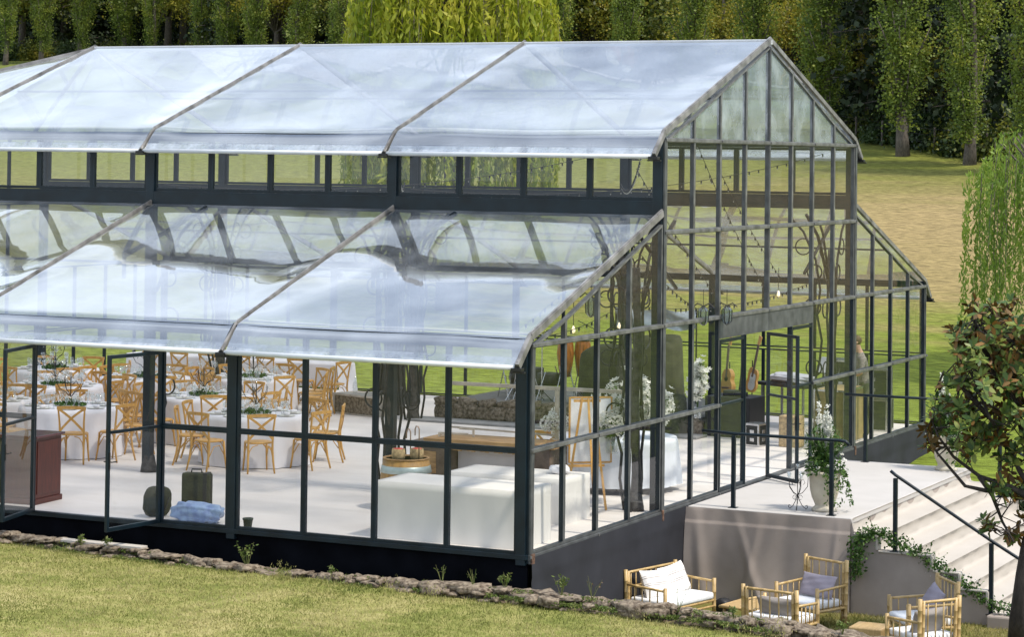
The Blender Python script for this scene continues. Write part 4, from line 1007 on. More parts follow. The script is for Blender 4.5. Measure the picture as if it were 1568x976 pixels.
# ------------------------------------------------------------------ cross-back chairs and tables
def make_chair():
    e = empty('crossback_chair', (0, 0, 0))            # front of the seat looks along -y (towards the table)
    mb = MB(); pr = []
    for k in range(24):
        t = 2*math.pi*k/24; c, s_ = math.cos(t), math.sin(t)
        pr.append((abs(c)**.7*math.copysign(1, c)*.205, abs(s_)**.7*math.copysign(1, s_)*.20*(1 if s_ < 0 else .95)))
    for z0, z1, sc_ in ((.435, .463, 1.0),):
        vs = [(x*.97, y*.97, z0) for x, y in pr]+[(x, y, z0+.008) for x, y in pr]+[(x, y, z1-.008) for x, y in pr]+[(x*.95, y*.95, z1) for x, y in pr]+[(0, 0, z1-.008)]
        fs = [(r_*24+k, r_*24+(k+1) % 24, (r_+1)*24+(k+1) % 24, (r_+1)*24+k) for r_ in range(3) for k in range(24)]+[tuple(range(24))[::-1]]+[(72+k, 72+(k+1) % 24, 96) for k in range(24)]
        mb.add(vs, fs)
    mb.build('seat', M['beech'], e, True)
    for s_ in (-1, 1):                                  # rear legs run up into the back posts
        MB().tube([(s_*.205, .265, 0), (s_*.192, .215, .18), (s_*.185, .185, .36), (s_*.185, .19, .47), (s_*.19, .215, .65), (s_*.205, .245, .84), (s_*.21, .25, .875)], [.014, .017, .018, .018, .016, .015, .014], 7).build('leg', M['beech'], e, True)
        MB().tube([(s_*.185, -.205, 0), (s_*.172, -.175, .2), (s_*.165, -.155, .44)], [.013, .016, .018], 7).build('leg', M['beech'], e, True)
    bk = MB()
    bk.add([], [])
    pts = [(x, .262-.9*(x*x)*.35, .865+.010*math.cos(x*7)) for x in np.linspace(-.225, .225, 9)]
    vs = []; 
    for (x, y, z) in pts: vs += [(x, y-.011, z-.028), (x, y+.011, z-.028), (x, y+.013, z+.022), (x, y-.013, z+.022)]
    fs = [(4*i+k, 4*i+(k+1) % 4, 4*i+4+(k+1) % 4, 4*i+4+k) for i in range(8) for k in range(4)]+[(3, 2, 1, 0), (32, 33, 34, 35)]
    bk.add(vs, fs); bk.build('top_rail', M['beech'], e)
    cr = MB()
    for s_ in (-1, 1):
        q = [(s_*(-.19+.38*f), .20+.055*f+.02*math.sin(math.pi*f)+(.006*s_), .50+.345*f+.03*math.sin(math.pi*f)*(1 if f < .5 else 1)) for f in np.linspace(0, 1, 9)]
        for a, b in zip(q[:-1], q[1:]): cr.bar(a, b, .036, .012, up=(0, 1, 0))
    cr.build('cross_slat', M['beech'], e)
    hp = MB()
    for s_ in (-1, 1):
        hp.tube([(s_*.188, .20, .20), (s_*.17, .20, .33), (s_*.12, .19, .40), (s_*.04, .185, .425)], .008, 5)
        hp.tube([(s_*.176, -.18, .18), (s_*.16, -.165, .33), (s_*.11, -.155, .41), (s_*.04, -.15, .425)], .008, 5)
        hp.tube([(s_*.188, .19, .22), (s_*.18, .08, .37), (s_*.172, -.05, .38), (s_*.174, -.165, .22)], .008, 5)
    hp.build('stretcher', M['beech'], e, True)
    return e
S = 1.18                                                # everything inside is a little larger than the frame would suggest
CH0 = make_chair(); CH0.scale = (S, S, S); CH_used = [False]
def at(u, v, z):
    d = ray(u, v); t = (z-CAM.z)/d.z; p = CAM+d*t; return p.x, p.y
def chair(x, y, face, label, group=None):
    """face = direction (radians) towards which the sitter looks"""
    if not CH_used[0]: o = CH0; CH_used[0] = True
    else: o = copy_tree(CH0)
    o.location = (x, y, 0); o.rotation_euler = (0, 0, face+math.pi/2); tag(o, label, 'chair', group)
    return o
def tablecloth(r, h, seed, sq=False):
    rs_ = random.Random(seed); ph = [rs_.uniform(0, 6.28) for _ in range(4)]; n = 96; V = []; nv = 18
    for j in range(nv+1):
        for k in range(n):
            t = 2*math.pi*k/n
            if j <= 4: rr_ = r*j/4*(1 if j < 4 else 1.0); z = h
            else:
                f = (j-4)/(nv-4); fold = (.035*math.sin(9*t+ph[0])+.028*math.sin(14*t+ph[1])+.018*math.sin(23*t+ph[2]))*f**.8
                rr_ = r+.012+.05*f+fold; z = h-.004-f*(h-.02); 
                if f > .98: z = .012
            V.append((rr_*math.cos(t), rr_*math.sin(t), z))
    Q = [(j*n+k, j*n+(k+1) % n, (j+1)*n+(k+1) % n, (j+1)*n+k) for j in range(nv) for k in range(n)]
    return V, Q
def wineglass_mesh(hs=1.0, rb=.036):
    m_ = MB(); m_.lathe([(.033, 0), (.006, .005), (.004, .09*hs), (rb*.8, .115*hs), (rb, .15*hs), (rb*.8, .19*hs)], n=8)
    m_.v = m_.v
    o = m_.build('wine_glass', M['wine'], smooth=True); return mesh_of(o)
WG = wineglass_mesh()
def plate_mesh():
    m_ = MB(); m_.lathe([(.02, .0), (.10, .002), (.14, .014), (.138, .018), (.09, .008), (.001, .007)], n=20)
    return mesh_of(m_.build('plate', M['cream'], smooth=True))
PL = plate_mesh()
m_ = MB(); m_.box(-.055, .055, -.03, .03, 0, .05, 0, .02); NAP = mesh_of(m_.build('napkin', M['cloth'], smooth=True))
def arrangement(x, y, z, seed, label, r=.2, tall=True, grp=None):
    """greenery wreath with a black wire candle tree"""
    rg = np.random.default_rng(seed); e = empty('centrepiece', (x, y, z), 0, label, 'centrepiece', grp)
    t = rg.uniform(0, 6.28, 300); q = r*rg.random(300)**.5
    P = np.stack([q*np.cos(t)*1.2, q*np.sin(t), .02+.10*rg.random(300)*(1.1-q/r)], 1)
    V, Q = leaves(P, .055, rg, .55, up=.4); npmesh('greenery', V, Q, M['lf_vine'], e)
    P = np.stack([.9*q*np.cos(t)*1.2, .9*q*np.sin(t), .07+.08*rg.random(300)], 1)[:130]
    V, Q = leaves(P, .025, rg, .9); npmesh('white_blossom', V, Q, M['petal'], e)
    if tall:
        c = MB(); c.tube([(0, 0, 0), (0, 0, .42)], .008, 5)
        for k in range(5):
            a = 1.256*k+rg.uniform(-.2, .2); dx, dy = math.cos(a), math.sin(a)
            c.tube([(0, 0, .12), (dx*.07, dy*.07, .20), (dx*.15, dy*.15, .24), (dx*.20, dy*.20, .33), (dx*.2, dy*.2, .40)], .005, 4)
            c.tube([(dx*.02, dy*.02, .30), (dx*.10, dy*.10, .36), (dx*.13, dy*.13, .30)], .004, 4)
        c.build('wire_candle_stand', M['iron'], e)
        for k in range(5):
            a = 1.256*k; g_ = bpy.data.objects.new('candle_glass', WG); col.objects.link(g_); g_.parent = e; g_.location = (math.cos(a)*.2, math.sin(a)*.2, .36); g_.scale = (.95, .95, .8)
        g_ = bpy.data.objects.new('candle_glass', WG); col.objects.link(g_); g_.parent = e; g_.location = (0, 0, .42)
    return e
CAZ = lambda x, y: math.atan2(CAM.y-y, CAM.x-x)
DIRS = ['lawn side', 'lawn-gable corner', 'gable side', 'meadow-gable corner', 'meadow side', 'meadow-cabinet corner', 'cabinet side', 'lawn-cabinet corner']
def round_table(u, v, name, seed, phase=0, r=.95, rc=1.24, nch=8, tall=True):
    x, y = at(u, v, .755*S)
    e = empty('round_table', (x, y, 0), 0, 'round banquet table %s' % name, 'table'); e.scale = (1, 1, S)
    MB().lathe([(r-.01, .715), (r-.01, .74), (.0, .741)], n=32).build('tabletop', M['palewood'], e)
    for k in range(4):
        a = k*1.57+.7; MB().tube([(math.cos(a)*.6, math.sin(a)*.6, 0), (math.cos(a)*.5, math.sin(a)*.5, .72)], .016, 6).build('leg', M['alugrey'], e)
    V, Q = tablecloth(r, .755*S, seed); o = npmesh('tablecloth', V, Q, M['cloth'], smooth=True); o.location = (x, y, 0)
    tag(o, 'floor length white cloth on the table %s' % name, 'tablecloth')
    rs_ = random.Random(seed); a0 = CAZ(x, y)+phase
    for k in range(nch):
        a = a0+2*math.pi*k/nch+rs_.uniform(-.12, .12); rr_ = rc+rs_.uniform(-.06, .14)
        chair(x+math.cos(a)*rr_, y+math.sin(a)*rr_, a+math.pi+rs_.uniform(-.32, .32), 'cross-back chair, %s of the table %s' % (DIRS[k*8//nch], name))
    for k in range(nch):
        a = a0+2*math.pi*k/nch
        for (q, da, me, nm, ct) in ((.70, .0, PL, 'plate', 'plate'), (.70, .02, NAP, 'napkin', 'napkin'), (.52, .18, WG, 'wine_glass', 'wine glass'), (.50, -.10, WG, 'wine_glass', 'wine glass'), (.62, .30, WG, 'wine_glass', 'wine glass')):
            g_ = bpy.data.objects.new(nm, me); col.objects.link(g_); g_.location = (x+math.cos(a+da)*q, y+math.sin(a+da)*q, .7555*S+(.010 if nm == 'napkin' else 0)); g_.rotation_euler = (0, 0, a); g_.scale = (S, S, S)
            tag(g_, {'plate': 'cream plate laid on the table', 'napkin': 'folded white napkin on the table', 'wine glass': 'clear wine glass on the table'}[ct]+' '+name, ct, '%ss, table %s' % (ct, name))
    c_ = arrangement(x, y, .756*S, seed, 'greenery centrepiece %s, table %s' % ('with wire candle holders' if tall else 'without candle holders', name), tall=tall); c_.scale = (1.3, 1.3, 1.3)
round_table(392, 634, 'nearest the middle wall post', 1, .12)
round_table(108, 622, 'seen through the open doors', 2, -.05)
round_table(312, 606, 'behind the luggage bay', 3, .2)
round_table(85, 590, 'second behind the open doors', 4, .25)
round_table(388, 578, 'near the head table end', 5, .35, r=.9)
round_table(85, 565, 'farthest behind the open doors', 6, .1)
round_table(-25, 612, 'behind the red brown cabinet', 8, .1, tall=False)
round_table(222, 578, 'between the door leaf and the head table', 9, .3)
# long head table at the back
ht = empty('long_table', (-15.6, 17.6, 0), 0, 'long head table against the far glass wall', 'table'); ht.scale = (1, 1, S)
MB().box(-3.0, 2.7, -.38, .38, .72, .748).build('tabletop', M['palewood'], ht)
for sx in (-2.8, 0, 2.5):
    for sy in (-.3, .3): MB().tube([(sx, sy, 0), (sx, sy, .72)], .016, 6).build('leg', M['alugrey'], ht)
mb = MB(); V = []; Q = []
nx = 60
for j, (yy, zz) in enumerate(((-.41, .28), (-.40, .72), (-.385, .752), (.385, .752), (.40, .72), (.41, .3))):
    for i in range(nx+1):
        u = i/nx; f = (.012*math.sin(u*60)+.01*math.sin(u*23)) if j in (0, 5) else 0
        V.append((-3.02+5.76*u, yy+f*(-1 if j == 0 else 1), zz+(.02*math.sin(u*9) if j in (0, 5) else 0)))
Q = [(j*(nx+1)+i, j*(nx+1)+i+1, (j+1)*(nx+1)+i+1, (j+1)*(nx+1)+i) for j in range(5) for i in range(nx)]
o = npmesh('tablecloth', V, Q, M['cloth'], smooth=True); o.location = (-15.6, 17.6, .004); o.scale = (1, 1, S); tag(o, 'white cloth over the long head table', 'tablecloth')
mb = MB(); mb.add([(0, -.42, .755), (0, .42, .755), (.03, .42, .72), (.03, -.42, .72), (.16, .35, .10), (.10, -.40, .12), (.22, 0, .02)], [(0, 1, 2, 3), (3, 2, 4, 6, 5)])
o = mb.build('cloth_corner', M['cloth'], loc=(-12.88, 17.6, 0)); o.scale = (1, 1, S); tag(o, 'hanging pointed end of white cloth at the head table end', 'cloth')
hl = ['nearest the gable', 'second from the gable', 'third from the gable', 'fourth from the gable', 'fifth from the gable', 'sixth from the gable']
for k in range(6): chair(-13.5-k*.78, 16.75, R(90)+random.Random(k).uniform(-.2, .2), 'cross-back chair at the long head table, %s' % hl[k])
chair(-12.0, 14.9, R(200), 'loose cross-back chair standing free between the head table and the round tables')
chair(-12.5, 16.4, R(170), 'cross-back chair turned sideways near the head table end')

# ------------------------------------------------------------------ objects near the long wall
def rbox(name, dims, m, loc, rz=0, bv=.03, label=None, cat=None, parent=None, group=None):
    x, y, z = dims; o = MB().box(-x/2, x/2, -y/2, y/2, 0, z, 0, bv).build(name, m, parent, loc=loc); o.rotation_euler = (0, 0, rz)
    if label: tag(o, label, cat, group)
    return o
sc = empty('suitcase', (-6.47, 1.45, 0), R(12), 'upright olive green suitcase with a carry handle on top', 'suitcase')
MB().box(-.235, .235, -.10, .10, .0, .60, 0, .035).build('shell', M['olive'], sc)
MB().box(-.24, .24, -.012, .012, .03, .59).build('zip', M['black'], sc)
MB().box(.13, .20, -.106, .106, .02, .61, 0, .01).build('strap', M['black'], sc)
MB().tube([(-.10, 0, .59), (-.09, 0, .655), (.07, 0, .655), (.08, 0, .59)], .012, 6).build('handle', M['black'], sc, True)
gb = empty('duffel_bag', (-6.66, .62, 0), R(75), 'soft dark olive bag leaning at the door jamb', 'bag')
def blob(mb, sx, sy, sz, seed, amp=.08, sub=3, z0=0, p=.75, c=(0, 0)):
    bm = bmesh.new(); bmesh.ops.create_icosphere(bm, subdivisions=sub, radius=1); r_ = random.Random(seed); ph = [r_.uniform(0, 6.28) for _ in range(6)]
    for v in bm.verts:
        q = v.co.copy(); f = 1+amp*(math.sin(5*q.x+ph[0]+3*q.z)+math.sin(7*q.y+ph[1]+4*q.x)+.6*math.sin(11*q.z+ph[2]+6*q.y)+.5*math.sin(15*q.x+9*q.y+ph[3]))
        v.co = Vector((math.copysign(abs(q.x)**p, q.x)*sx*f+c[0], math.copysign(abs(q.y)**p, q.y)*sy*f+c[1], z0+sz+math.copysign(abs(q.z)**p, q.z)*sz*f))
        v.co.z = max(z0+.002, v.co.z)
    mb.add([v.co[:] for v in bm.verts], [[v.index for v in f.verts] for f in bm.faces]); bm.free(); return mb
blob(MB(), .26, .12, .24, 3, .04).build('body', M['olive'], gb, True)
MB().tube([(-.15, -.13, .42), (-.10, -.17, .25), (.02, -.16, .12), (.1, -.15, .30)], .015, 6).build('strap', M['black'], gb, True)
bb = blob(MB(), .44, .17, .15, 8, .07, 4).build('plastic_bag', M['bluebag'], None, True, loc=(-5.80, .46, 0)); tag(bb, 'crumpled blue plastic sack lying in front of the suitcase', 'bag')
pt = empty('plant_pot', (-4.78, .24, 0), 0, 'small dark green empty pot at the middle wall post', 'pot')
MB().lathe([(.055, 0), (.075, .14), (.082, .14), (.082, .165), (.068, .165), (.05, .02), (.001, .02)], n=20).build('body', mat('dark green plastic', (.03, .05, .035), .5), pt, True)
cb = empty('cabinet', (-9.24, .98, 0), R(4), 'red brown wooden cabinet with a glossy top just inside the open doors', 'cabinet')
MB().box(-.42, .20, -.36, .42, .09, 1.06, 0, .006).build('body', M['mahogany'], cb)
MB().box(-.44, .225, -.38, .44, .0, .09, 0, .008).build('plinth', M['mahogany'], cb)
MB().box(-.46, .25, -.40, .46, 1.06, 1.10, 0, .01).build('top', M['mahogany_top'], cb)
MB().box(.202, .212, -.30, .36, .16, 1.0, 0, .003).box(-.36, .14, -.372, -.362, .16, 1.0, 0, .003).build('panel', M['mahogany'], cb)
# tall black wood-panelled counter just beyond the cabinet at the frame edge
dk = empty('wooden_counter', (-10.2, .8, 0), R(4), 'dark olive wooden counter beside the cabinet at the frame edge', 'counter')
MB().box(-.55, .32, -.30, .40, 0, 1.0, 0, .006).build('body', M['olive2'], dk); MB().box(-.6, .36, -.34, .44, 1.0, 1.04, 0, .01).build('top', M['mahogany_top'], dk)

# white draped bar counter in the front corner, second white counter behind
def draped_box(name, x0, x1, y0, y1, h, label, m='whitebox', amp=.012, seed=0, gap=.0):
    r_ = random.Random(seed); ph = [r_.uniform(0, 6.28) for _ in range(4)]; V = []; per = []
    n = 40
    for (ax, ay, bx, by) in ((x0, y0, x1, y0), (x1, y0, x1, y1), (x1, y1, x0, y1), (x0, y1, x0, y0)):
        for k in range(n): per.append((ax+(bx-ax)*k/n, ay+(by-ay)*k/n, (by-ay), -(bx-ax)))
    cx, cy_ = (x0+x1)/2, (y0+y1)/2; m_ = len(per); rows = [(.9, 0), (1, 0)]
    V = [((p[0]-cx)*.9, (p[1]-cy_)*.9, h) for p in per]
    for j in range(9):
        f = j/8
        for i, p in enumerate(per):
            l_ = math.hypot(p[2], p[3]); nx_, ny_ = p[2]/l_, p[3]/l_
            a = (math.sin(i*.37+ph[0])+.6*math.sin(i*.81+ph[1]))*amp*f + .012*f+.004
            V.append((p[0]-cx+nx_*a, p[1]-cy_+ny_*a, h-.004*(j > 0)-f*(h-gap-.004)))
    Q = [(j*m_+i, j*m_+(i+1) % m_, (j+1)*m_+(i+1) % m_, (j+1)*m_+i) for j in range(9) for i in range(m_)]
    o = npmesh(name, V, Q, M[m], smooth=False); cap = MB().add([V[i] for i in range(m_)], [tuple(range(m_))])
    e = empty('draped_counter', (cx, cy_, 0), 0, label, 'counter'); o.parent = e; o.name = 'cloth'; c2 = cap.build('cloth_top', M[m], e)
    MB().box(x0-cx+.03, x1-cx-.03, y0-cy_+.03, y1-cy_-.03, 0, h-.01).build('counter_core', M['palewood'], e)
    return e
draped_box('bar', -2.74, -.36, .50, 1.55, .84, 'white cloth covered bar counter in the front glass corner', seed=1)
draped_box('bar', -2.8, -.80, 3.0, 4.0, .70, 'lower white cloth covered table behind the corner counter', seed=2, amp=.02)
o = blob(MB(), .16, .12, .07, 5, .1).build('cloth_bundle', M['cloth'], None, True, loc=(-1.15, 3.6, .70)); tag(o, 'crumpled white cloth bundle on the lower white table', 'cloth')
# wooden bar with a pale frame
br = empty('wooden_bar', (-2.9, 4.75, 0), R(2), 'rustic wooden bar with plank top and carved grey cabinets', 'bar')
MB().box(-1.05, 1.28, -.40, .42, .96, 1.03, 0, .012).build('plank_top', M['oldwood'], br)
MB().box(-1.20, -.62, -.42, .40, .0, .95, 0, .008).box(-1.25, -.58, -.46, .44, .90, .98, 0, .01).box(-1.22, -.6, -.44, .42, .0, .07, 0, .01).build('left_cabinet', M['greywood'], br)
MB().box(-.60, .86, .0, .38, 0, .94, 0, .008).build('back_panel', M['cloth'], br)
MB().box(.86, 1.2, -.38, .38, 0, .95, 0, .008).build('right_cabinet', M['greywood'], br)
MB().box(-1.12, -.80, -.432, -.42, .12, .40, 0, .004).box(-1.12, -.80, -.432, -.42, .46, .82, 0, .004).build('door_panel', M['oldwood'], br)
mb = MB()
for k in range(18): mb.box(-.60+k*.081, -.525+k*.081, -.375, -.36, .86-.008*(k % 3), .955, 0, .003)
mb.build('slat_valance', M['oldwood'], br)
fr = MB()
for x_ in (-.95, 1.0): fr.box(x_-.03, x_+.03, .36, .42, 1.03, 1.84, 0, .004)
fr.box(-1.0, 2.3, .365, .415, 1.84, 1.90, 0, .004); fr.bar((-.95, .39, 1.14), (1.0, .39, 1.10), .03, .03)
fr.build('back_frame', M['palewood'], br)
MB().bar((-.85, -.2, 1.10), (-.35, -.15, 1.10), .03, .03).bar((-.85, -.2, 1.04), (-.85, -.2, 1.11), .03, .03).bar((-.6, .05, 1.16), (-.35, .06, 1.16), .03, .03).bar((-.35, .06, 1.03), (-.35, .06, 1.17), .03, .03).build('bottle_rest', M['palewood'], br)
MB().lathe([(.03, 0), (.05, .02), (.055, .07), (.05, .07), (.001, .02)], n=14).build('bowl', M['wine'], None, True, loc=(-3.72, 4.62, 1.03))
bpy.data.objects['bowl']['label'] = 'clear glass bowl at the cabinet end of the bar'; bpy.data.objects['bowl']['category'] = 'bowl'
def bottle(x, y, z, h, label, m='wine', r=.04):
    o = MB().lathe([(r, 0), (r, h*.6), (r*.4, h*.76), (r*.35, h*.97), (.001, h)], n=12).build('bottle', M[m], None, True, loc=(x, y, z)); tag(o, label, 'bottle')
bottle(-1.75, 5.0, 1.03, .42, 'pale plastic bottle standing at the end of the wooden bar', 'wine', .05)
bottle(-11.55, 15.7, .43, .36, 'clear bottle standing on the stone faced box', 'wine', .055)
# barrel with two straw candle pots and hooks
BXx, BYy = at(622, 703, .80)
ba = empty('wine_barrel', (BXx, BYy, 0), 0, 'oak wine barrel with a grey green hoop used as a stand', 'barrel'); ba.scale = (.98, .98, .845)
MB().lathe([(.36, 0), (.41, .25), (.43, .48), (.41, .72), (.375, .95), (.36, .95), (.355, .925), (.001, .925)], n=28).build('staves', M['barrelwood'], ba, True)
MB().lathe([(.418, .70), (.424, .705), (.402, .83), (.396, .835)], n=28).lathe([(.424, .26), (.430, .27), (.412, .18)], n=28).build('hoop', M['hoop'], ba, True)
MB().lathe([(.365, .952), (.385, .955), (.385, .975), (.352, .975), (.352, .952)], n=28).build('rim', M['oldwood'], ba, True)
for k, (dx, dy, lb) in enumerate(((-.10, -.08, 'front straw pot with red candle wax on the barrel'), (.14, .10, 'rear straw pot with red wax on the barrel'))):
    p = empty('candle_pot', (BXx+dx, BYy+dy, .784), 0, lb, 'candle pot')
    MB().lathe([(.10, 0), (.115, .08), (.105, .18), (.09, .18), (.09, .15), (.001, .15)], n=20).build('basket', M['wicker'], p, True)
    blob(MB(), .085, .085, .02, k, .08, 2, .15).build('wax', M['red'], p, True)
for k, (dx, dy, h_, lb) in enumerate(((-.02, .18, .42, 'short curved metal hook standing on the barrel'), (.24, -.02, .50, 'taller curved metal hook standing on the barrel'))):
    o = MB().tube([(0, 0, 0), (0, 0, h_), (-.02, 0, h_+.045), (-.055, 0, h_+.05), (-.075, 0, h_), (-.075, 0, h_-.10)], .010, 6).build('hook', mat('copper hook', (.35, .24, .16), .35, .6), None, True, loc=(BXx+dx, BYy+dy, .784)); tag(o, lb, 'hook')
# round gift table with flowers and easel
WX, WY = at(950, 668, .755*S)
e = empty('round_table', (WX, WY, 0), 0, 'round welcome table inside the gable glass under a pale cloth', 'table'); e.scale = (1, 1, S)
MB().lathe([(.94, .715), (.94, .74), (.0, .741)], n=32).build('tabletop', M['palewood'], e)
for k in range(4): a = k*1.57+.3; MB().tube([(math.cos(a)*.5, math.sin(a)*.5, 0), (math.cos(a)*.5, math.sin(a)*.5, .72)], .02, 6).build('leg', M['iron'], e)
V, Q = tablecloth(.97, .755*S, 77); V = [(x, y, z if z > .8 else .10+(z)*.88) for x, y, z in V]
o = npmesh('tablecloth', V, Q, mat('pale blue white cloth', (.66, .69, .74), .85, 0, .04, 3, .2, 8), smooth=True); o.location = (WX, WY, 0); tag(o, 'pale bluish cloth on the round welcome table', 'tablecloth')
def flowers(x, y, z, h, r, seed, label, kind='lily', vase=True, vh=.28, vr=.10):
    rg = np.random.default_rng(seed); e = empty('flower_vase', (x, y, z), 0, label, 'flowers')
    if vase:
        MB().lathe([(vr*.8, 0), (vr, .02), (vr*.95, vh), (vr*.88, vh), (vr*.8, .03), (.001, .03)], n=16).build('vase', M['wine'], e, True)
    st = MB(); tips = []
    for k in range(34):
        a = rg.uniform(0, 6.28); q = r*math.sqrt(rg.random()); zt = h*(1-.35*(q/r)**2)*rg.uniform(.72, 1.02)
        tips.append((math.cos(a)*q, math.sin(a)*q, zt)); st.tube([(0, 0, .03), (math.cos(a)*q*.25, math.sin(a)*q*.25, max(vh, h*.45)), tips[-1]], .005, 4, cap=False)
    st.build('stems', M['lf_vine'], e)
    P = []
    for t_ in tips:
        for q in range(16): f = rg.uniform(.45, 1); P.append((t_[0]*f+rg.normal()*.03, t_[1]*f+rg.normal()*.03, vh*.8+(t_[2]-vh*.8)*f+rg.normal()*.03))
    V, Q = leaves(P, .085, rg, .30, up=.3); npmesh('leaves', V, Q, M['lf_vine'], e)
    P = []; S_ = []
    if kind == 'lily':
        for t_ in tips[:26]:
            for q in range(13):
                f = rg.uniform(.62, 1.05); P.append((t_[0]*f+rg.normal()*.045, t_[1]*f+rg.normal()*.045, t_[2]*f+rg.normal()*.05))
        P = np.array(P); k_ = len(P); O = P-np.array([0, 0, h*.55]); O /= np.linalg.norm(O, axis=1)[:, None]+1e-6; O += rg.normal(size=(k_, 3))*.3
        A = np.cross(O, rg.normal(size=(k_, 3))); A /= np.linalg.norm(A, axis=1)[:, None]; B = np.cross(O, A); B /= np.linalg.norm(B, axis=1)[:, None]
        VV_ = []
        for q in range(6):
            t = q*math.pi/3; d = (A*math.cos(t)+B*math.sin(t))*.9+O*.35; e_ = np.cross(O, d)*.28; s_ = .075
            VV_.append(np.stack([P, P+d*s_*.5+e_*s_, P+d*s_, P+d*s_*.5-e_*s_], 1))
        V = np.concatenate(VV_).reshape(-1, 3); Q = np.arange(len(V)).reshape(-1, 4)
    else:
        for t_ in tips[:9]:
            v = rg.normal(size=(140, 3)); v /= np.linalg.norm(v, axis=1)[:, None]; P.append(np.array(t_)+v*.13)
        P = np.concatenate(P); V, Q = leaves(P, .04, rg, .9)
    npmesh('white_flowers', V, Q, M['petal'], e)
    return e
fx, fy = at(962, 690, .9)
flowers(fx, fy, .893, 1.30, .55, 51, 'tall vase of white lilies and greenery on the round welcome table', 'lily', vr=.09, vh=.34)
fx, fy = at(938, 694, .9)
flowers(fx, fy, .893, .62, .27, 52, 'low vase of round white hydrangeas on the round welcome table', 'hyd', vr=.11)
flowers(-2.0, 5.3, 1.03, .42, .15, 53, 'small bunch of white hydrangeas at the end of the wooden bar', 'hyd', vr=.07, vh=.18)
fx, fy = at(1008, 672, .9)
flowers(fx, fy, .893, .85, .24, 54, 'smaller spray of white lilies at the meadow side of the welcome table', 'lily', vr=.07, vh=.22)
fx, fy = at(1068, 640, .9)
flowers(fx, fy, .893, 1.15, .12, 55, 'slender white flower spray beside the black stage gear', 'lily', vr=.07, vh=.2)
ea = empty('easel', (-1.12, 4.6, 0), R(38), 'wooden easel seen from behind holding a white board', 'easel')
for x0_, y0_, x1_, y1_, n_ in ((-.34, .05, -.20, .0, 'leg'), (.34, .05, .20, .0, 'leg'), (.0, -.55, .0, -.05, 'leg')):
    MB().bar((x0_, y0_, 0), (x1_*.45, y1_, 1.80), .035, .025, up=(0, 1, 0)).build(n_, M['oldwood'] if False else M['beech'], ea)
MB().bar((-.30, .03, .72), (.30, .03, .72), .03, .04).bar((-.22, .02, 1.76), (.22, .02, 1.76), .03, .04).build('crossbar', M['beech'], ea)
bd = empty('welcome_board', (-1.15-.02, 4.75+.10, .76), R(38), 'blank reverse of the tall white board on the easel', 'board')
MB().box(-.34, .34, .0, .02, .0, 1.02, 0, .003).build('board', M['board_white'], bd)
mb = MB().box(-.36, -.335, -.01, .03, -.02, 1.04).box(.335, .36, -.01, .03, -.02, 1.04).box(-.335, .335, -.01, .03, 1.02, 1.045).box(-.335, .335, -.01, .03, -.03, -.0); mb.build('frame', M['beech'], bd)
# wire flower stand under the welcome table edge
o = MB(); ring(o, (0, 0, .45), .16, 'y', .006); ring(o, (0, .05, .25), .12, 'y', .006, 0, 300); o.tube([(0, -.2, 0), (0, -.12, .6), (0, 0, .72), (0, .12, .6), (0, .2, 0)], .007, 5)
o = o.build('wire_stand', M['alu'], None, loc=(-.75, 6.7, 0)); tag(o, 'light curled wire stand in front of the welcome table', 'stand')

# ------------------------------------------------------------------ stage and band gear at the back
sg = empty('stage', (-6.6, 17.6, 0), 0, 'low grey stage with a rough stone front in the far aisle', 'stage')
MB().box(-2.9, 3.2, -1.9, 1.9, 0, .36, 0, .01).build('deck', mat('grey stage boards', (.10, .10, .10), .7), sg)
rs = random.Random(9); mb = MB()
for k in range(18): rock(mb, (-2.75+k*.34, -1.98+rs.uniform(-.05, .05), .17), (.21, .13, .17), rs)
for k in range(12): rock(mb, (-2.7+k*.5, -1.9+rs.uniform(-.05, .05), .38), (.24, .15, .10), rs)
mb.build('stone_front', M['stone'], sg, True)
MB().box(-3.2, 3.4, -2.75, -2.12, 0, .05, 0, .01).build('step_strip', mat('grey strip', (.22, .22, .22), .7), sg)
sb = empty('stone_box', (-11.25, 15.6, 0), R(-18), 'low box faced with dark stone and pale edges near the head table', 'box')
MB().box(-.62, .62, -.32, .32, .03, .40).build('stone_panel', M['stone'], sb); MB().box(-.66, .66, -.36, .36, .40, .44).box(-.66, -.61, -.35, .35, 0, .40).box(.61, .66, -.35, .35, 0, .40).box(-.61, .61, -.35, .35, 0, .03).build('edge_frame', M['palewood'], sb)
def speaker(x, y, z, w_, d_, h_, rz, label, m='black'):
    e = empty('loudspeaker', (x, y, z), rz, label, 'loudspeaker')
    MB().box(-w_/2, w_/2, -d_/2, d_/2, 0, h_, 0, .02).build('cabinet', M[m], e); MB().box(-w_/2+.03, w_/2-.03, -d_/2-.012, -d_/2+.0, .03, h_-.03, 0, .004).build('grille', M['case_black'], e)
    MB().tube([(-.06, 0, h_), (-.05, 0, h_+.03), (.05, 0, h_+.03), (.06, 0, h_)], .01, 5).build('handle', M['black'], e)
    return e
speaker(-10.75, 15.9, .0, .5, .5, 1.1, .2, 'black loudspeaker standing behind the stone faced box')
speaker(-8.6, 18.3, .36, .6, .5, .6, -.3, 'black stage monitor beside the drum hardware')
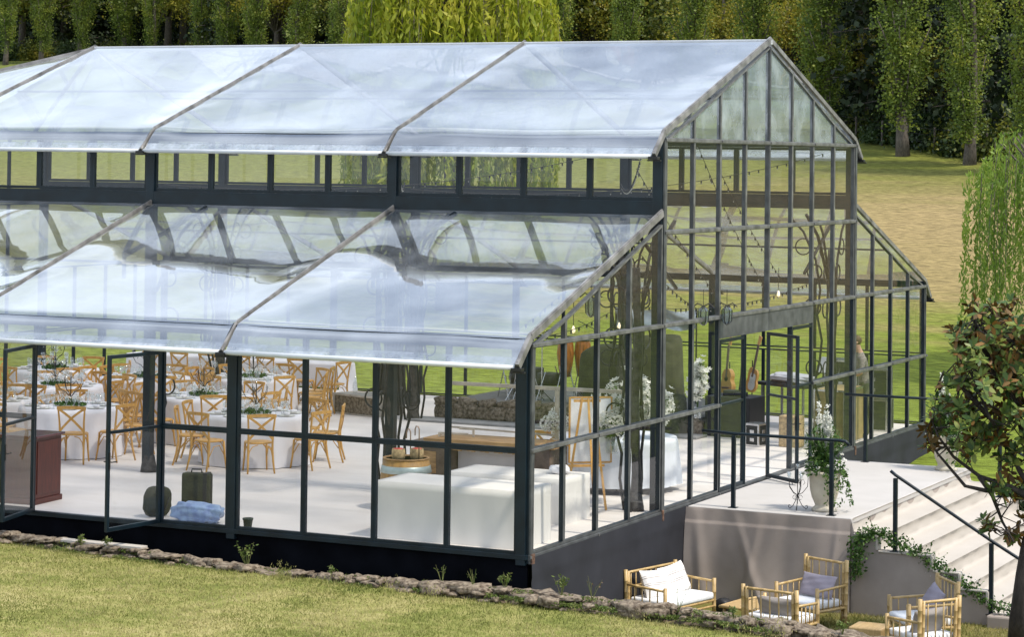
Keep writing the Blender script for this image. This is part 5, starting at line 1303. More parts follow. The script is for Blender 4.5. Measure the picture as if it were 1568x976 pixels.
# congas on stands
for k, (x, y, h_, lb) in enumerate(((-7.12, 17.1, .78, 'orange conga drum nearer the corner on a chrome stand'), (-6.82, 17.35, .78, 'second orange conga drum on a chrome stand'))):
    e = empty('conga_drum', (x, y, .36), 0, lb, 'drum')
    MB().lathe([(.12, .55), (.15, .75), (.19, 1.05), (.17, 1.25), (.15, 1.36)], n=20).build('shell', M['conga'], e, True)
    MB().lathe([(.155, 1.355), (.165, 1.36), (.165, 1.385), (.001, 1.39)], n=20).build('head', M['skin_drum'], e, True)
    MB().lathe([(.168, 1.33), (.172, 1.33), (.172, 1.37), (.168, 1.37)], n=20).build('rim', M['steel_bright'], e, True)
    for q in range(3): a = q*2.1; MB().tube([(math.cos(a)*.3, math.sin(a)*.3, 0), (math.cos(a)*.13, math.sin(a)*.13, .6), (math.cos(a)*.16, math.sin(a)*.16, 1.0)], .012, 6).build('leg', M['steel_bright'], e)
def stand(x, y, h_, label, boom=0):
    e = empty('microphone_stand', (x, y, .36), 0, label, 'stand'); MB().tube([(0, 0, .1), (0, 0, h_)], .012, 6).build('pole', M['steel_bright'], e)
    for q in range(3): a = q*2.1+x; MB().tube([(0, 0, .28), (math.cos(a)*.3, math.sin(a)*.3, 0)], .010, 5).build('leg', M['iron'], e)
    if boom: MB().tube([(0, 0, h_), (boom, -.1, h_+.2)], .009, 5).build('boom', M['iron'], e)
stand(-7.45, 16.6, 1.5, 'chrome stand in front of the congas', .4); stand(-8.0, 17.2, 1.2, 'chrome cymbal stand among the drum hardware', .3); stand(-6.3, 16.9, 1.6, 'thin stand just past the congas', -.4)
dh = empty('drum_hardware', (-8.0, 17.0, .36), 0, 'tangle of chrome drum hardware legs on the stage', 'drum hardware')
rs = random.Random(12)
for k in range(16):
    x = rs.uniform(-.7, .8); y = rs.uniform(-.5, .5); MB().tube([(x-rs.uniform(-.25, .25), y+rs.uniform(-.2, .2), 0), (x, y, rs.uniform(.4, .8))], .012, 5).build('rod', M['steel_bright'], dh)
MB().lathe([(.25, .35), (.26, .36), (.26, .60), (.25, .61), (.001, .61)], (.5, .1, 0), 20).build('tom', M['black'], dh, True)
blob(MB(), .2, .2, .17, 4, .03, 3, .3, 1, (-.35, .3)).build('seat', M['black'], dh, True)
def covered(x, y, z, dims, rz, seed, label, m='olive2'):
    V = []; n = 40; rs_ = random.Random(seed); ph = [rs_.uniform(0, 6.28) for _ in range(4)]
    mb = MB(); sx, sy, h_ = dims
    prof = [(.0, 1.0), (.5, 1.0), (.86, .985), (.97, .93), (1.0, .8), (1.02, .5), (1.06, .2), (1.10, .0)]
    for j, (q, zz) in enumerate(prof):
        for k in range(n):
            t = 2*math.pi*k/n; c, s_ = math.cos(t), math.sin(t); f = 1+(.05*math.sin(7*t+ph[0]+zz*2)+.03*math.sin(13*t+ph[1]))*(1-zz)
            V.append((math.copysign(abs(c)**.55, c)*sx*q*f, math.copysign(abs(s_)**.55, s_)*sy*q*f, zz*h_+.05*h_*math.sin(2*t+ph[2])*(zz > .9)))
    Q = [(j*n+k, j*n+(k+1) % n, (j+1)*n+(k+1) % n, (j+1)*n+k) for j in range(len(prof)-1) for k in range(n)]
    o = npmesh('covered_equipment', V, Q, M[m], smooth=True); o.location = (x, y, z); o.rotation_euler = (0, 0, rz); tag(o, label, 'covered equipment')
covered(-6.0, 16.9, .36, (.62, .4, 1.25), .3, 1, 'dark green cloth covered stage equipment behind the easel', 'olive')
covered(-4.55, 16.3, .36, (.42, .35, 1.55), .1, 2, 'tall olive cloth covered speaker behind the welcome table', 'olive2')
covered(-4.0, 15.5, .0, (.30, .3, .8), .5, 3, 'lower olive covered case beside the tall covered speaker', 'olive')
o = cloth_sheet(lambda u, v: (-.95+1.9*u, .06*math.sin(u*9+v*5)+.03*math.sin(u*23), 1.95+.42*v+.03*math.sin(u*14)), 40, 10, 'foil_sheet', M['foil']); o.location = (-5.5, 18.3, 0); tag(o, 'silver reflective sheet stretched behind the covered equipment', 'sheet')
for sx in (-.95, .95):
    o = MB().tube([(0, 0, .36), (0, 0, 2.4)], .018, 6).build('sheet_pole', M['iron'], None, loc=(-5.5+sx, 18.3, 0)); tag(o, 'dark pole holding the silver sheet, %s' % ('nearer the congas' if sx < 0 else 'nearer the guitars'), 'pole')
# guitars on tall stands
def guitar(x, y, z, rz, tilt, label, electric):
    e = empty('electric_guitar' if electric else 'acoustic_guitar', (x, y, z), rz, label, 'guitar'); e.rotation_euler = (R(-8), R(tilt), rz); e.scale = (1.15, 1.15, 1.12)
    def outline(s=1):
        pts = []
        for k in range(40):
            t = 2*math.pi*k/40; zz = -.26*math.cos(t)
            wv = (.165+.04*math.cos(t) - .045*math.exp(-((zz-.03)/.07)**2)) if not electric else (.15+.02*math.cos(t)-.03*math.exp(-((zz-.02)/.07)**2))
            xx = math.copysign(abs(math.sin(t))**.75, math.sin(t))*wv
            if electric and zz > .12: zz += (.08 if xx < 0 else .03)*min(1, abs(xx)/.10)*(1 if abs(xx) > .05 else .2)
            pts.append((xx*s, (zz*(.84 if electric else .95)*s)+.26))
        return pts
    d_ = .045 if electric else .10; P = outline(); n = len(P); mb = MB()
    mb.add([(a, -d_/2, b) for a, b in P]+[(a, d_/2, b) for a, b in P], [tuple(range(n)), tuple(range(2*n-1, n-1, -1))]+[(i, n+i, n+(i+1) % n, (i+1) % n) for i in range(n)])
    mb.build('body', M['spruce'], e)
    if electric:
        P = [(a*.62+.02, b*.72+.05) for a, b in outline()]; mb = MB().add([(a, -d_/2-.004, b) for a, b in P], [tuple(range(n))]); mb.build('pickguard', M['cream'], e)
        for q in range(3): MB().box(-.035, .045, -d_/2-.012, -d_/2-.004, .17+q*.06, .19+q*.06).build('pickup', M['cream'], e)
    else:
        MB().lathe([(.048, 0), (.001, 0)], n=20).build('sound_hole', M['black'], e, False, (0, -d_/2-.002, .31)).rotation_euler = (R(90), 0, 0)
        MB().box(-.09, .09, -d_/2-.012, -d_/2, .13, .155).build('bridge', M['greywood'], e)
    MB().box(-.024, .024, -d_/2-.010, -d_/2+.012, .33, .95, 0, .004).build('neck', M['greywood'], e)
    MB().add([(-.03, -.03, .95), (.03, -.03, .95), (.045, -.02, 1.10), (-.03, -.02, 1.13), (-.03, -.01, .95), (.03, -.01, .95), (.045, 0, 1.10), (-.03, 0, 1.13)], [(0, 1, 2, 3), (7, 6, 5, 4), (0, 4, 5, 1), (1, 5, 6, 2), (2, 6, 7, 3), (3, 7, 4, 0)]).build('headstock', M['spruce'], e)
    return e
def gstand(x, y, z0, h_, label):
    e = empty('guitar_stand', (x, y, z0), 0, label, 'stand'); MB().tube([(0, 0, .1), (0, .04, h_)], .012, 6).build('pole', M['black'], e)
    for q in range(3): a = q*2.1; MB().tube([(0, 0, .3), (math.cos(a)*.28, math.sin(a)*.28, 0)], .012, 5).build('leg', M['black'], e)
def gp(u, v, y):
    d = ray(u, v); t = (y-CAM.y)/d.y; p = CAM+d*t; return p
FZ = -R(28)
pg = gp(1113, 606, 17.6); guitar(pg.x, pg.y, pg.z, FZ, -3, 'natural wood acoustic guitar displayed upright on a tall stand', False); gstand(pg.x, pg.y+.12, .0, pg.z+.7, 'black stand behind the acoustic guitar')
pg = gp(1148, 604, 17.6); guitar(pg.x, pg.y, pg.z, FZ, 7, 'sunburst electric guitar with a cream pickguard beside the acoustic', True); gstand(pg.x, pg.y+.12, .0, pg.z+.7, 'black stand behind the electric guitar')
tb = empty('black_table', (-2.75, 16.0, 0), R(-4), 'black cloth covered gear table behind the silver trimmed case', 'table')
MB().box(-.55, .45, -.40, .40, 0, .82, 0, .02).build('cloth', M['black'], tb)
for x_, sz_ in ((-.1, .14), (.12, .1)): MB().box(x_-sz_, x_+sz_*.8, -.2, .1, .82, .82+sz_*.8, 0, .02).build('gear_box', M['black'], tb)
MB().tube([(.0, .1, .82), (.05, .1, 1.25), (.1, 0, 1.4)], .03, 6).build('gear_arm', M['black'], tb)
def flightcase(x, y, z, dims, rz, label, panel='case_black', edge='steel_bright', grp=None):
    e = empty('flight_case', (x, y, z), rz, label, 'flight case', grp); a, b_, h_ = dims
    MB().box(-a/2, a/2, -b_/2, b_/2, 0, h_).build('panels', M[panel], e)
    mb = MB(); t_ = .018
    for sx in (-1, 1):
        for sy in (-1, 1): mb.box(sx*a/2-t_, sx*a/2+t_, sy*b_/2-t_, sy*b_/2+t_, 0, h_, 0, .004)
        for zz in (t_, h_-t_*.5): mb.box(sx*a/2-t_*.98, sx*a/2+t_*.98, -b_/2, b_/2, zz-t_, zz+t_)
    for sy in (-1, 1):
        for zz in (t_, h_-t_*.5): mb.box(-a/2, a/2, sy*b_/2-t_*.98, sy*b_/2+t_*.98, zz-t_*1.02, zz+t_*1.02)
    mb.build('metal_edges', M[edge], e)
    for zz in (h_*.3, h_*.66): MB().box(-.05, .05, -b_/2-.012, -b_/2, zz-.035, zz+.035, 0, .004).build('latch', M['steel_bright'], e); MB().box(a/2, a/2+.012, -.05, .05, zz-.035, zz+.035, 0, .004).build('latch', M['steel_bright'], e)
    return e
flightcase(-1.80, 14.55, 0, (.30, .34, .44), R(-14), 'small black flight case with bright silver edges just inside the doors')
flightcase(-.62, 16.15, 0, (.62, 1.3, 1.08), 0, 'large tan sided flight case behind the flower urn', 'case_tan')
flightcase(-.62, 18.6, 0, (.62, .6, .66), R(4), 'lower black flight case of the stack near the far corner')
flightcase(-.62, 18.6, .68, (.60, .58, .62), R(7), 'upper black flight case of the stack near the far corner')
flightcase(-1.4, 18.95, .0, (.7, .6, 1.42), R(0), 'tall black rack case behind the stacked flight cases')
mt = empty('mixing_table', (-2.35, 18.3, 0), R(-25), 'mixing desk on a table under a crumpled white cover', 'mixing desk')
MB().box(-.7, .7, -.4, .4, .86, .93, 0, .01).build('desk', M['case_black'], mt)
for sx in (-.6, .6): MB().bar((sx, -.3, 0), (sx, -.3, .86), .04, .04).bar((sx, .3, 0), (sx, .3, .86), .04, .04).build('leg', M['steel_bright'], mt)
blob(MB(), .6, .34, .10, 14, .08, 4, .93).build('white_cover', M['cloth'], mt, True)
o = MB().box(-.22, .22, -.16, .16, 0, .62, 0, .03).build('paper_sack', M['wicker'], None, loc=(-1.15, 14.75, 0)); tag(o, 'tan paper sack on the floor seen through the door glass', 'sack')
ms = empty('music_stand', (-1.35, 17.3, 0), R(-30), 'music stand with a white sheet near the standing man', 'music stand')
MB().tube([(0, 0, 0), (0, 0, 1.25)], .012, 6).build('pole', M['iron'], ms); MB().bar((-.2, 0, 1.25), (.2, 0, 1.25), .02, .02).build('ledge', M['iron'], ms)
MB().add([(-.17, -.01, 1.27), (.17, -.01, 1.27), (.17, .12, 1.58), (-.17, .12, 1.58)], [(0, 1, 2, 3)]).build('sheet', M['cloth'], ms)
chair(-2.62, 5.8, R(250), 'cross-back chair behind the wooden bar'); 

# ------------------------------------------------------------------ terrace furniture
def handrail(name, posts, rail, label, r=.026):
    e = empty(name, (0, 0, 0), 0, label, 'handrail')
    for (x, y, z0, z1) in posts: MB().box(x-.032, x+.032, y-.032, y+.032, z0, z1, 0, .004).box(x-.07, x+.07, y-.07, y+.07, z0, z0+.008, 0, .002).build('post', M['steel'], e)
    MB().tube(rail, r, 10).build('rail', M['steel'], e, True); return e
handrail('handrail', [(.80, 6.17, 0, 1.17), (2.47, 6.15, 0, 1.17)], [(.25, 6.17, 1.22), (.8, 6.17, 1.20), (2.6, 6.15, 1.20), (2.70, 6.15, 1.19), (2.76, 6.15, 1.13)], 'dark steel handrail along the lawn side of the terrace in front of the urn')
handrail('handrail', [(.85, 13.18, 0, 1.22), (2.45, 13.18, 0, 1.22)], [(.45, 13.18, 1.25), (2.75, 13.18, 1.25)], 'dark steel handrail along the far side of the terrace')
handrail('handrail', [(3.56, 6.02, -.47, .68), (5.09, 6.02, -1.31, -.22)], [(3.48, 6.02, .79), (3.56, 6.02, .73), (5.09, 6.02, -.18), (5.95, 6.02, -.66), (6.2, 6.02, -.78)], 'sloping dark handrail down the lawn side of the stairs')
handrail('handrail', [(3.42, 13.15, -.47, .50), (5.0, 13.15, -1.3, -.3)], [(3.3, 13.15, .60), (3.42, 13.15, .53), (5.0, 13.15, -.26), (5.9, 13.15, -.75)], 'sloping dark handrail down the far side of the stairs behind the magnolia')
def urn(x, y, seed, label, big=True):
    e = empty('stone_urn', (x, y, 0), 0, label, 'urn')
    MB().lathe([(.205, 0), (.21, .03), (.175, .055), (.15, .09), (.165, .13), (.205, .22), (.235, .34), (.245, .46), (.25, .56), (.285, .60), (.29, .645), (.265, .65), (.24, .60), (.001, .58)], n=32).build('bowl', M['urn'], e, True)
    rg = np.random.default_rng(seed); f = empty('flower_arrangement', (x, y, .60), 0, 'white gladioli and greenery in the %s' % ('near corner urn' if big else 'urn by the top step'), 'flowers')
    n = 900; v = rg.normal(size=(n, 3)); v /= np.linalg.norm(v, axis=1)[:, None]; v[:, 2] = np.abs(v[:, 2])
    P = v*np.array([.36, .36, .42])*rg.uniform(.35, 1, (n, 1)); P[:, 2] -= .02
    # trailing leaves over the rim
    m_ = 240; a = rg.uniform(-.9, .9, m_)-.4; q = rg.random(m_); T = np.stack([np.cos(a)*(.30+.16*q), np.sin(a)*(.30+.14*q), .06-.55*q**1.6], 1)
    V, Q = leaves(np.concatenate([P, T]), .075, rg, .45, up=-.2); npmesh('greenery', V, Q, M['lf_vine'], f)
    st = MB(); F_ = []
    for k in range(16 if big else 10):
        a = rg.uniform(0, 6.28); q = rg.uniform(.0, .13); hgt = rg.uniform(.75, 1.28)*(1 if k < 5 else .7); tip = np.array([math.cos(a)*q-.02, math.sin(a)*q, hgt])
        st.tube([(math.cos(a)*.05, math.sin(a)*.05, .1), tuple(tip)], [.008, .003], 4, cap=False)
        for w_ in range(26):
            fz = .40+.60*w_/26; F_.append(np.array([math.cos(a)*.05, math.sin(a)*.05, .1])*(1-fz)+tip*fz+rg.normal(size=3)*.034*(1.25-fz*.8))
    for k in range(26): a = rg.uniform(0, 6.28); q = rg.uniform(.2, .38); F_.append(np.array([math.cos(a)*q, math.sin(a)*q, rg.uniform(.0, .3)]))
    F_ = np.repeat(np.array(F_), 6, 0)+rg.normal(size=(len(F_)*6, 3))*.012
    V, Q = leaves(F_, .042, rg, .75); npmesh('white_gladioli', V, Q, M['petal'], f)
    G_ = []
    for k in range(80):
        a = rg.uniform(0, 6.28); q = rg.uniform(.1, .40); hgt = rg.uniform(.35, .85)
        st.tube([(0, 0, .1), (math.cos(a)*q*.6, math.sin(a)*q*.6, hgt*.7), (math.cos(a)*q, math.sin(a)*q, hgt)], [.005, .003, .001], 3, cap=False)
        for w_ in range(14): fz = .3+.7*w_/14; G_.append((math.cos(a)*q*fz+rg.normal()*.015, math.sin(a)*q*fz+rg.normal()*.015, .1+(hgt-.1)*fz))
    V, Q = leaves(np.array(G_), .095, rg, .25, up=.9); npmesh('fern_fronds', V, Q, M['lf_vine'], f)
    st.build('stems', M['lf_vine'], f)
urn(2.20, 6.62, 61, 'large cream urn on the near corner of the terrace with a shared plant')
urn(2.50, 12.82, 62, 'cream urn beside the top step with greenery', False)
cn = empty('candelabra', (1.80, 6.45, 0), R(20), 'thin scrolled wire candelabra with glass cups on the terrace beside the urn', 'candelabra')
c = MB(); c.tube([(0, 0, .10), (0, 0, .66)], .007, 6)
for k in range(3):
    a = k*2.094+.4; dx, dy = math.cos(a), math.sin(a)
    c.tube([(0, 0, .26), (dx*.03, dy*.03, .16), (dx*.09, dy*.09, .06), (dx*.15, dy*.15, .012), (dx*.18, dy*.18, .03), (dx*.17, dy*.17, .07), (dx*.14, dy*.14, .06)], .006, 5)
    ring(c, (dx*.05, dy*.05, .20), .035, 'x', .004, 0, 300, 12)
for k in range(5):
    a = k*1.2566; dx, dy = math.cos(a), math.sin(a)
    c.tube([(0, 0, .24), (dx*.08, dy*.08, .28), (dx*.16, dy*.16, .38), (dx*.17, dy*.17, .52)], .0055, 5)
    c.tube([(dx*.02, dy*.02, .44), (dx*.09, dy*.09, .50), (dx*.12, dy*.12, .44), (dx*.09, dy*.09, .41)], .004, 5)
c.build('wire_frame', M['iron'], cn, True)
for k in range(6):
    a = k*1.2566; q = 0 if k == 5 else .17; MB().lathe([(.012, 0), (.03, .03), (.036, .08), (.032, .08), (.001, .02)], (math.cos(a)*q, math.sin(a)*q, .52 if k < 5 else .66), 12).build('glass_cup', M['wine'], cn, True)
# garland of ivy down the stair edge
rg = np.random.default_rng(88); gl = empty('garland', (0, 0, 0), 0, 'leafy green garland trailing down the edge of the stairs', 'garland')
path = [(2.96, 5.86, -.90), (2.98, 5.84, -.62), (3.0, 5.88, -.36), (3.12, 5.97, -.22), (3.34, 6.0, -.20), (3.62, 6.02, -.36), (3.95, 6.02, -.46), (4.2, 6.02, -.62), (4.45, 6.03, -.78), (4.7, 6.03, -.93), (4.95, 6.03, -1.10), (5.2, 5.98, -1.20), (5.6, 5.95, -1.24), (6.0, 5.95, -1.26)]
MB().tube(path, .010, 5).build('stem', M['lf_vine'], gl)
pa = np.array(path); P = []; sprigs = MB()
for k in range(2500):
    t = rg.random()*(len(pa)-1); i = int(t); f = t-i; q = pa[i]*(1-f)+pa[i+1]*f; P.append(q+rg.normal(size=3)*np.array([.07, .055, .055])+np.array([0, -.02, .02]))
for k in range(38):
    t = rg.random()*(len(pa)-1); i = int(t); f = t-i; q = pa[i]*(1-f)+pa[i+1]*f; d = rg.normal(size=3)*.5+np.array([.2, -.2, .35]); d = d/np.linalg.norm(d)*rg.uniform(.14, .32)
    if rg.random() < .35: d[2] = -abs(d[2])
    sprigs.tube([tuple(q), tuple(q+d)], .003, 3)
    for w_ in range(10): P.append(q+d*(w_/9)+rg.normal(size=3)*.012)
V, Q = leaves(np.array(P), .055, rg, .6); npmesh('leaves', V, Q, M['lf_vine'], gl); sprigs.build('sprigs', M['lf_vine'], gl)
V, Q = leaves(pa[8]+rg.normal(size=(70, 3))*np.array([.2, .05, .05]), .03, rg, .9); npmesh('small_blossom', V, Q, M['petal'], gl)
# green planting beyond the stairs
for k, (x, y, s_, lb) in enumerate(((4.0, 13.9, .55, 'low green shrub beyond the top of the stairs'), (5.2, 14.2, .6, 'green shrub beyond the middle of the stairs'), (6.4, 14.0, .6, 'green shrub beyond the foot of the stairs'))):
    a = BU[k % 2]; tree_thing('shrub', (x, y, rise(y)-.05), k*1.3, (s_, s_, s_*1.0), a[0], a[1], lb, 'shrub', None, 'stems', 'foliage')

# ------------------------------------------------------------------ bamboo seats
def bamboo_seat(x, y, face, wd, dp, hb, ha, label, cush=True, seat=.30, tilt=0, double=False):
    e = empty('bamboo_armchair' if wd < 1.1 else 'bamboo_sofa', (x, y, -1.5), face+math.pi/2, label, 'armchair' if wd < 1.1 else 'sofa')
    hw, hd = wd/2, dp/2; m = M['bamboo']
    def pole(mb, a, b, r):
        a = Vector(a); b = Vector(b); L_ = (b-a).length; n_ = max(2, int(L_/.16)); pts = []; rs_ = []
        for i in range(n_+1):
            p = a.lerp(b, i/n_); 
            if 0 < i < n_: d = (b-a).normalized()*.006; pts += [p-d, p, p+d]; rs_ += [r, r*1.13, r]
            else: pts.append(p); rs_.append(r)
        mb.tube(pts, rs_, 8)
    for s_ in (-1, 1):
        mb = MB(); pole(mb, (s_*hw, hd, 0), (s_*hw, hd+.03, hb), .032)
        pole(mb, (s_*(hw-.062), hd-.0, .0), (s_*(hw-.062), hd+.03, hb-.03), .026); mb.build('leg', m, e, True)
        mb = MB(); pole(mb, (s_*hw, -hd, 0), (s_*hw, -hd, ha+.02), .030)
        if double: pole(mb, (s_*(hw-.06), -hd, 0), (s_*(hw-.06), -hd, ha), .024)
        mb.build('leg', m, e, True)
        mb = MB(); pole(mb, (s_*hw, -hd, ha-.03), (s_*hw, hd, ha+.0), .020); pole(mb, (s_*hw, -hd, seat), (s_*hw, hd, seat), .022)
        for k in range(1, 5): f = k/5; pole(mb, (s_*hw, -hd+2*hd*f, seat), (s_*hw, -hd+2*hd*f, ha-.02), .011)
        mb.build('armrest', m, e, True)
    mb = MB(); pole(mb, (-hw, hd+.03, hb-.05), (hw, hd+.03, hb-.05), .021); pole(mb, (-hw, hd+.01, seat+.02), (hw, hd+.01, seat+.02), .021); pole(mb, (-hw, hd+.02, (hb+seat)/2), (hw, hd+.02, (hb+seat)/2), .014) if hb < .85 else None
    nb_ = max(5, int(wd/.13))
    for k in range(1, nb_): xx = -hw+wd*k/nb_; pole(mb, (xx, hd+.015, seat), (xx, hd+.03, hb-.05), .011)
    mb.build('backrest', m, e, True)
    mb = MB(); pole(mb, (-hw, -hd, seat), (hw, -hd, seat), .024); pole(mb, (-hw, -hd, seat-.09), (hw, -hd, seat-.09), .018)
    for k in range(10): yy = -hd+dp*(k+.5)/10; mb.box(-hw+.02, hw-.02, yy-.02, yy+.02, seat-.015, seat+.015)
    mb.build('seat_frame', m, e, True)
    if cush:
        o = MB().box(-hw+.035, hw-.035, -hd-.03, hd-.03, seat+.018, seat+.13, 0, .035).build('seat_cushion', M['cushion'], e, True)
    return e
def pillow(x, y, z, face, wd, hg, th, lean, m, label, roll=0):
    V = []; n = 22
    for s_ in (-1, 1):
        for j in range(n+1):
            for i in range(n+1):
                u, v = i/n*2-1, j/n*2-1
                pin = 1-.07*(1-abs(u)**2)*(abs(v)**3)-.0; pin2 = 1-.08*(1-abs(v)**2)*(abs(u)**3)
                t = th/2*((1-abs(u)**2.6)*(1-abs(v)**2.6))**.45
                t *= 1+.10*math.sin(5*u+3*v)+.06*math.sin(11*v-4*u)
                V.append((u*wd/2*pin2, s_*t, v*hg/2*pin + .02*math.cos(u*2.2)*0))
    m_ = (n+1)**2; Q = []
    for s_ in range(2):
        for j in range(n):
            for i in range(n):
                a = s_*m_+j*(n+1)+i; q = (a, a+1, a+n+2, a+n+1); Q.append(q if s_ == 0 else q[::-1])
    o = npmesh('pillow', V, Q, M[m], smooth=True); o.location = (x, y, z)
    o.rotation_euler = (Matrix.Rotation(face+math.pi/2, 3, 'Z') @ Matrix.Rotation(-lean, 3, 'X') @ Matrix.Rotation(roll, 3, 'Y')).to_euler()
    tag(o, label, 'pillow'); return o
def off(x, y, face, fwd, side): return (x+math.cos(face)*fwd+math.cos(face-math.pi/2)*side, y+math.sin(face)*fwd+math.sin(face-math.pi/2)*side)
fc = R(-14); bamboo_seat(.62, 3.92, fc, 1.30, .72, .84, .62, 'wide bamboo sofa with white cushion against the dark gable skirt')
a, b_ = off(.62, 3.92, fc, -.12, .22); pillow(a, b_, -.90, fc, .66, .46, .22, R(24), 'pillow_stripe', 'front striped white pillow nearer the lawn on the bamboo sofa', R(4))
a, b_ = off(.62, 3.92, fc, -.14, -.28); pillow(a, b_, -.89, fc, .66, .48, .22, R(22), 'pillow_stripe', 'rear striped white pillow toward the terrace on the bamboo sofa', R(-5))
fc = R(-112); bamboo_seat(2.62, 4.70, fc, .82, .66, 1.02, .64, 'bamboo armchair with mauve pillow in front of the terrace drape')
a, b_ = off(2.62, 4.70, fc, -.14, -.02); pillow(a, b_, -.89, fc, .68, .36, .16, R(22), 'pillow_mauve', 'long mauve pillow standing in the middle bamboo armchair')
fc = R(80); bamboo_seat(2.64, 3.25, fc, .90, .62, .86, .62, 'low bamboo armchair seen from behind next to the coffee table')
a, b_ = off(2.64, 3.25, fc, -.12, .0); pillow(a, b_, -.97, fc, .66, .34, .15, R(20), 'pillow_grey', 'grey pillow behind the bars of the armchair seen from behind')
fc = R(-142); bamboo_seat(4.52, 4.22, fc, .80, .74, .97, .64, 'bamboo armchair with mauve pillow facing away from the stairs', double=True)
a, b_ = off(4.52, 4.22, fc, -.14, -.02); pillow(a, b_, -.89, fc, .55, .50, .18, R(26), 'pillow_mauve', 'square mauve pillow in the armchair beside the stairs', R(12))
fc = R(146); bamboo_seat(4.86, 3.02, fc, .72, .70, .96, .62, 'nearest bamboo armchair with grey pillow, its back toward the lawn corner')
a, b_ = off(4.86, 3.02, fc, -.12, .0); pillow(a, b_, -.93, fc, .60, .44, .16, R(24), 'pillow_grey', 'grey pillow behind the bars of the nearest bamboo armchair', R(4))
ct = empty('coffee_table', (2.02, 4.0, -1.5), R(-8), 'low bamboo coffee table between the sofa and the armchairs', 'coffee table')
MB().box(-.42, .5, -.42, .42, .36, .39, 0, .012).build('slat_top', M['bamboo_slat'], ct)
mb = MB(); 
for s_ in (-1, 1): mb.tube([(-.44, s_*.43, .37), (.52, s_*.43, .37)], .022, 8); mb.tube([(s_*.47+.04, -.44, .37), (s_*.47+.04, .44, .37)], .022, 8)
mb.build('rim', M['bamboo'], ct, True)
for sx in (-.38, .46):
    for sy in (-.38, .38): MB().tube([(sx, sy, 0), (sx, sy, .36)], .024, 8).build('leg', M['bamboo'], ct, True)
ty = empty('tray', (2.28, 4.12, -1.108), R(-8), 'small tan tray with folded white cloth on the bamboo coffee table', 'tray')
MB().box(-.13, .13, -.09, .09, 0, .02, 0, .006).build('base', M['oldwood'], ty); MB().box(-.11, .08, -.07, .07, .02, .055, 0, .012).build('folded_cloth', M['cushion'], ty)
tb2 = MB().box(-.25, .25, -.25, .25, 0, .36, 0, .02).build('stool', M['bamboo_slat'], None, loc=(3.98, 3.35, -1.5)); tag(tb2, 'low bamboo stool between the two armchairs near the stairs', 'stool')
bl = blob(MB(), .13, .13, .12, 6, .03).build('black_bag', M['black'], None, True, loc=(1.10, 4.95, -1.49)); tag(bl, 'rounded black bag on the ground between sofa and terrace drape', 'bag')

# ------------------------------------------------------------------ string lights and hanging lanterns inside
def string(p0, p1, sag, n, label):
    e = empty('string_lights', (0, 0, 0), 0, label, 'string lights', 'strings of festoon lights'); p0 = Vector(p0); p1 = Vector(p1)
    pts = [p0.lerp(p1, i/40)+Vector((0, 0, -sag*4*(i/40)*(1-i/40))) for i in range(41)]
    MB().tube(pts, .006, 4).build('cable', M['black'], e)
    bs = MB(); ss = MB()
    for k in range(n):
        p = pts[int((k+.5)/n*40)]; ss.box(p.x-.011, p.x+.011, p.y-.011, p.y+.011, p.z-.05, p.z); bs.lathe([(.001, -.075), (.011, -.065), (.011, -.055), (.008, -.045)], tuple(p), 6)
    ss.build('bulb_sockets', M['black'], e); bs.build('bulbs', M['bulb'], e)
k = 0
for (p0, p1, sag, n) in (((-.6, 5.3, 5.5), (-.8, 10.2, 2.9), .1, 18), ((-.6, 7.6, 6.3), (-1.2, 13.4, 3.1), .15, 22), ((-.5, 5.3, 4.1), (-1.0, 9.2, 3.0), .1, 14), ((-1.0, 10, 5.6), (-1.4, 14.8, 3.3), .1, 18),
                         ((-.8, 5.2, 3.3), (-.8, 14.8, 3.25), .25, 34), ((-5, 5.3, 5.8), (-9.8, 14.6, 5.1), .35, 34), ((-5, 14.6, 5.8), (-9.8, 5.4, 5.1), .35, 34), ((-.5, 14.6, 5.8), (-4.8, 5.4, 5.1), .35, 34), ((-.5, 5.3, 5.8), (-4.8, 14.6, 5.15), .35, 34), ((-.7, 1.0, 3.1), (-.9, 4.8, 4.3), .1, 14), ((-.7, .6, 3.05), (-.8, 4.8, 3.2), .15, 14)):
    string(p0, p1, sag, n, 'dark cable of small clear bulbs strung across the inside of the greenhouse')
def lantern(u, v, y, label):
    d = ray(u, v); t = (y-CAM.y)/d.y; p = CAM+d*t; e = empty('hanging_lantern', (p.x, p.y, p.z), R(20), label, 'lantern'); e.scale = (.8, .8, .8)
    f = MB(); f.lathe([(.02, .20), (.09, .14), (.11, .10), (.10, -.12), (.06, -.18), (.01, -.20)], n=6); f.build('glass', M['lantern'], e)
    f = MB()
    for k in range(6): a = k*math.pi/3; f.tube([(math.cos(a)*.02, math.sin(a)*.02, .2), (math.cos(a)*.112, math.sin(a)*.112, .10), (math.cos(a)*.102, math.sin(a)*.102, -.12), (math.cos(a)*.01, math.sin(a)*.01, -.20)], .010, 5)
    f.tube([(0, 0, .2), (0, 0, .55)], .006, 4)
    for s_ in (-1, 1): f.tube([(0, 0, .2), (s_*.12, 0, .26), (s_*.22, 0, .18)], .012, 5)
    f.build('iron_frame', M['iron'], e); return e
lantern(905, 470, 3.0, 'angular hanging glass lantern in the near aisle beneath the sloping rafter'); lantern(1077, 484, 6.8, 'hanging glass lantern above the door side, nearer the gable post'); lantern(1113, 483, 7.6, 'second hanging glass lantern just above the door transom')
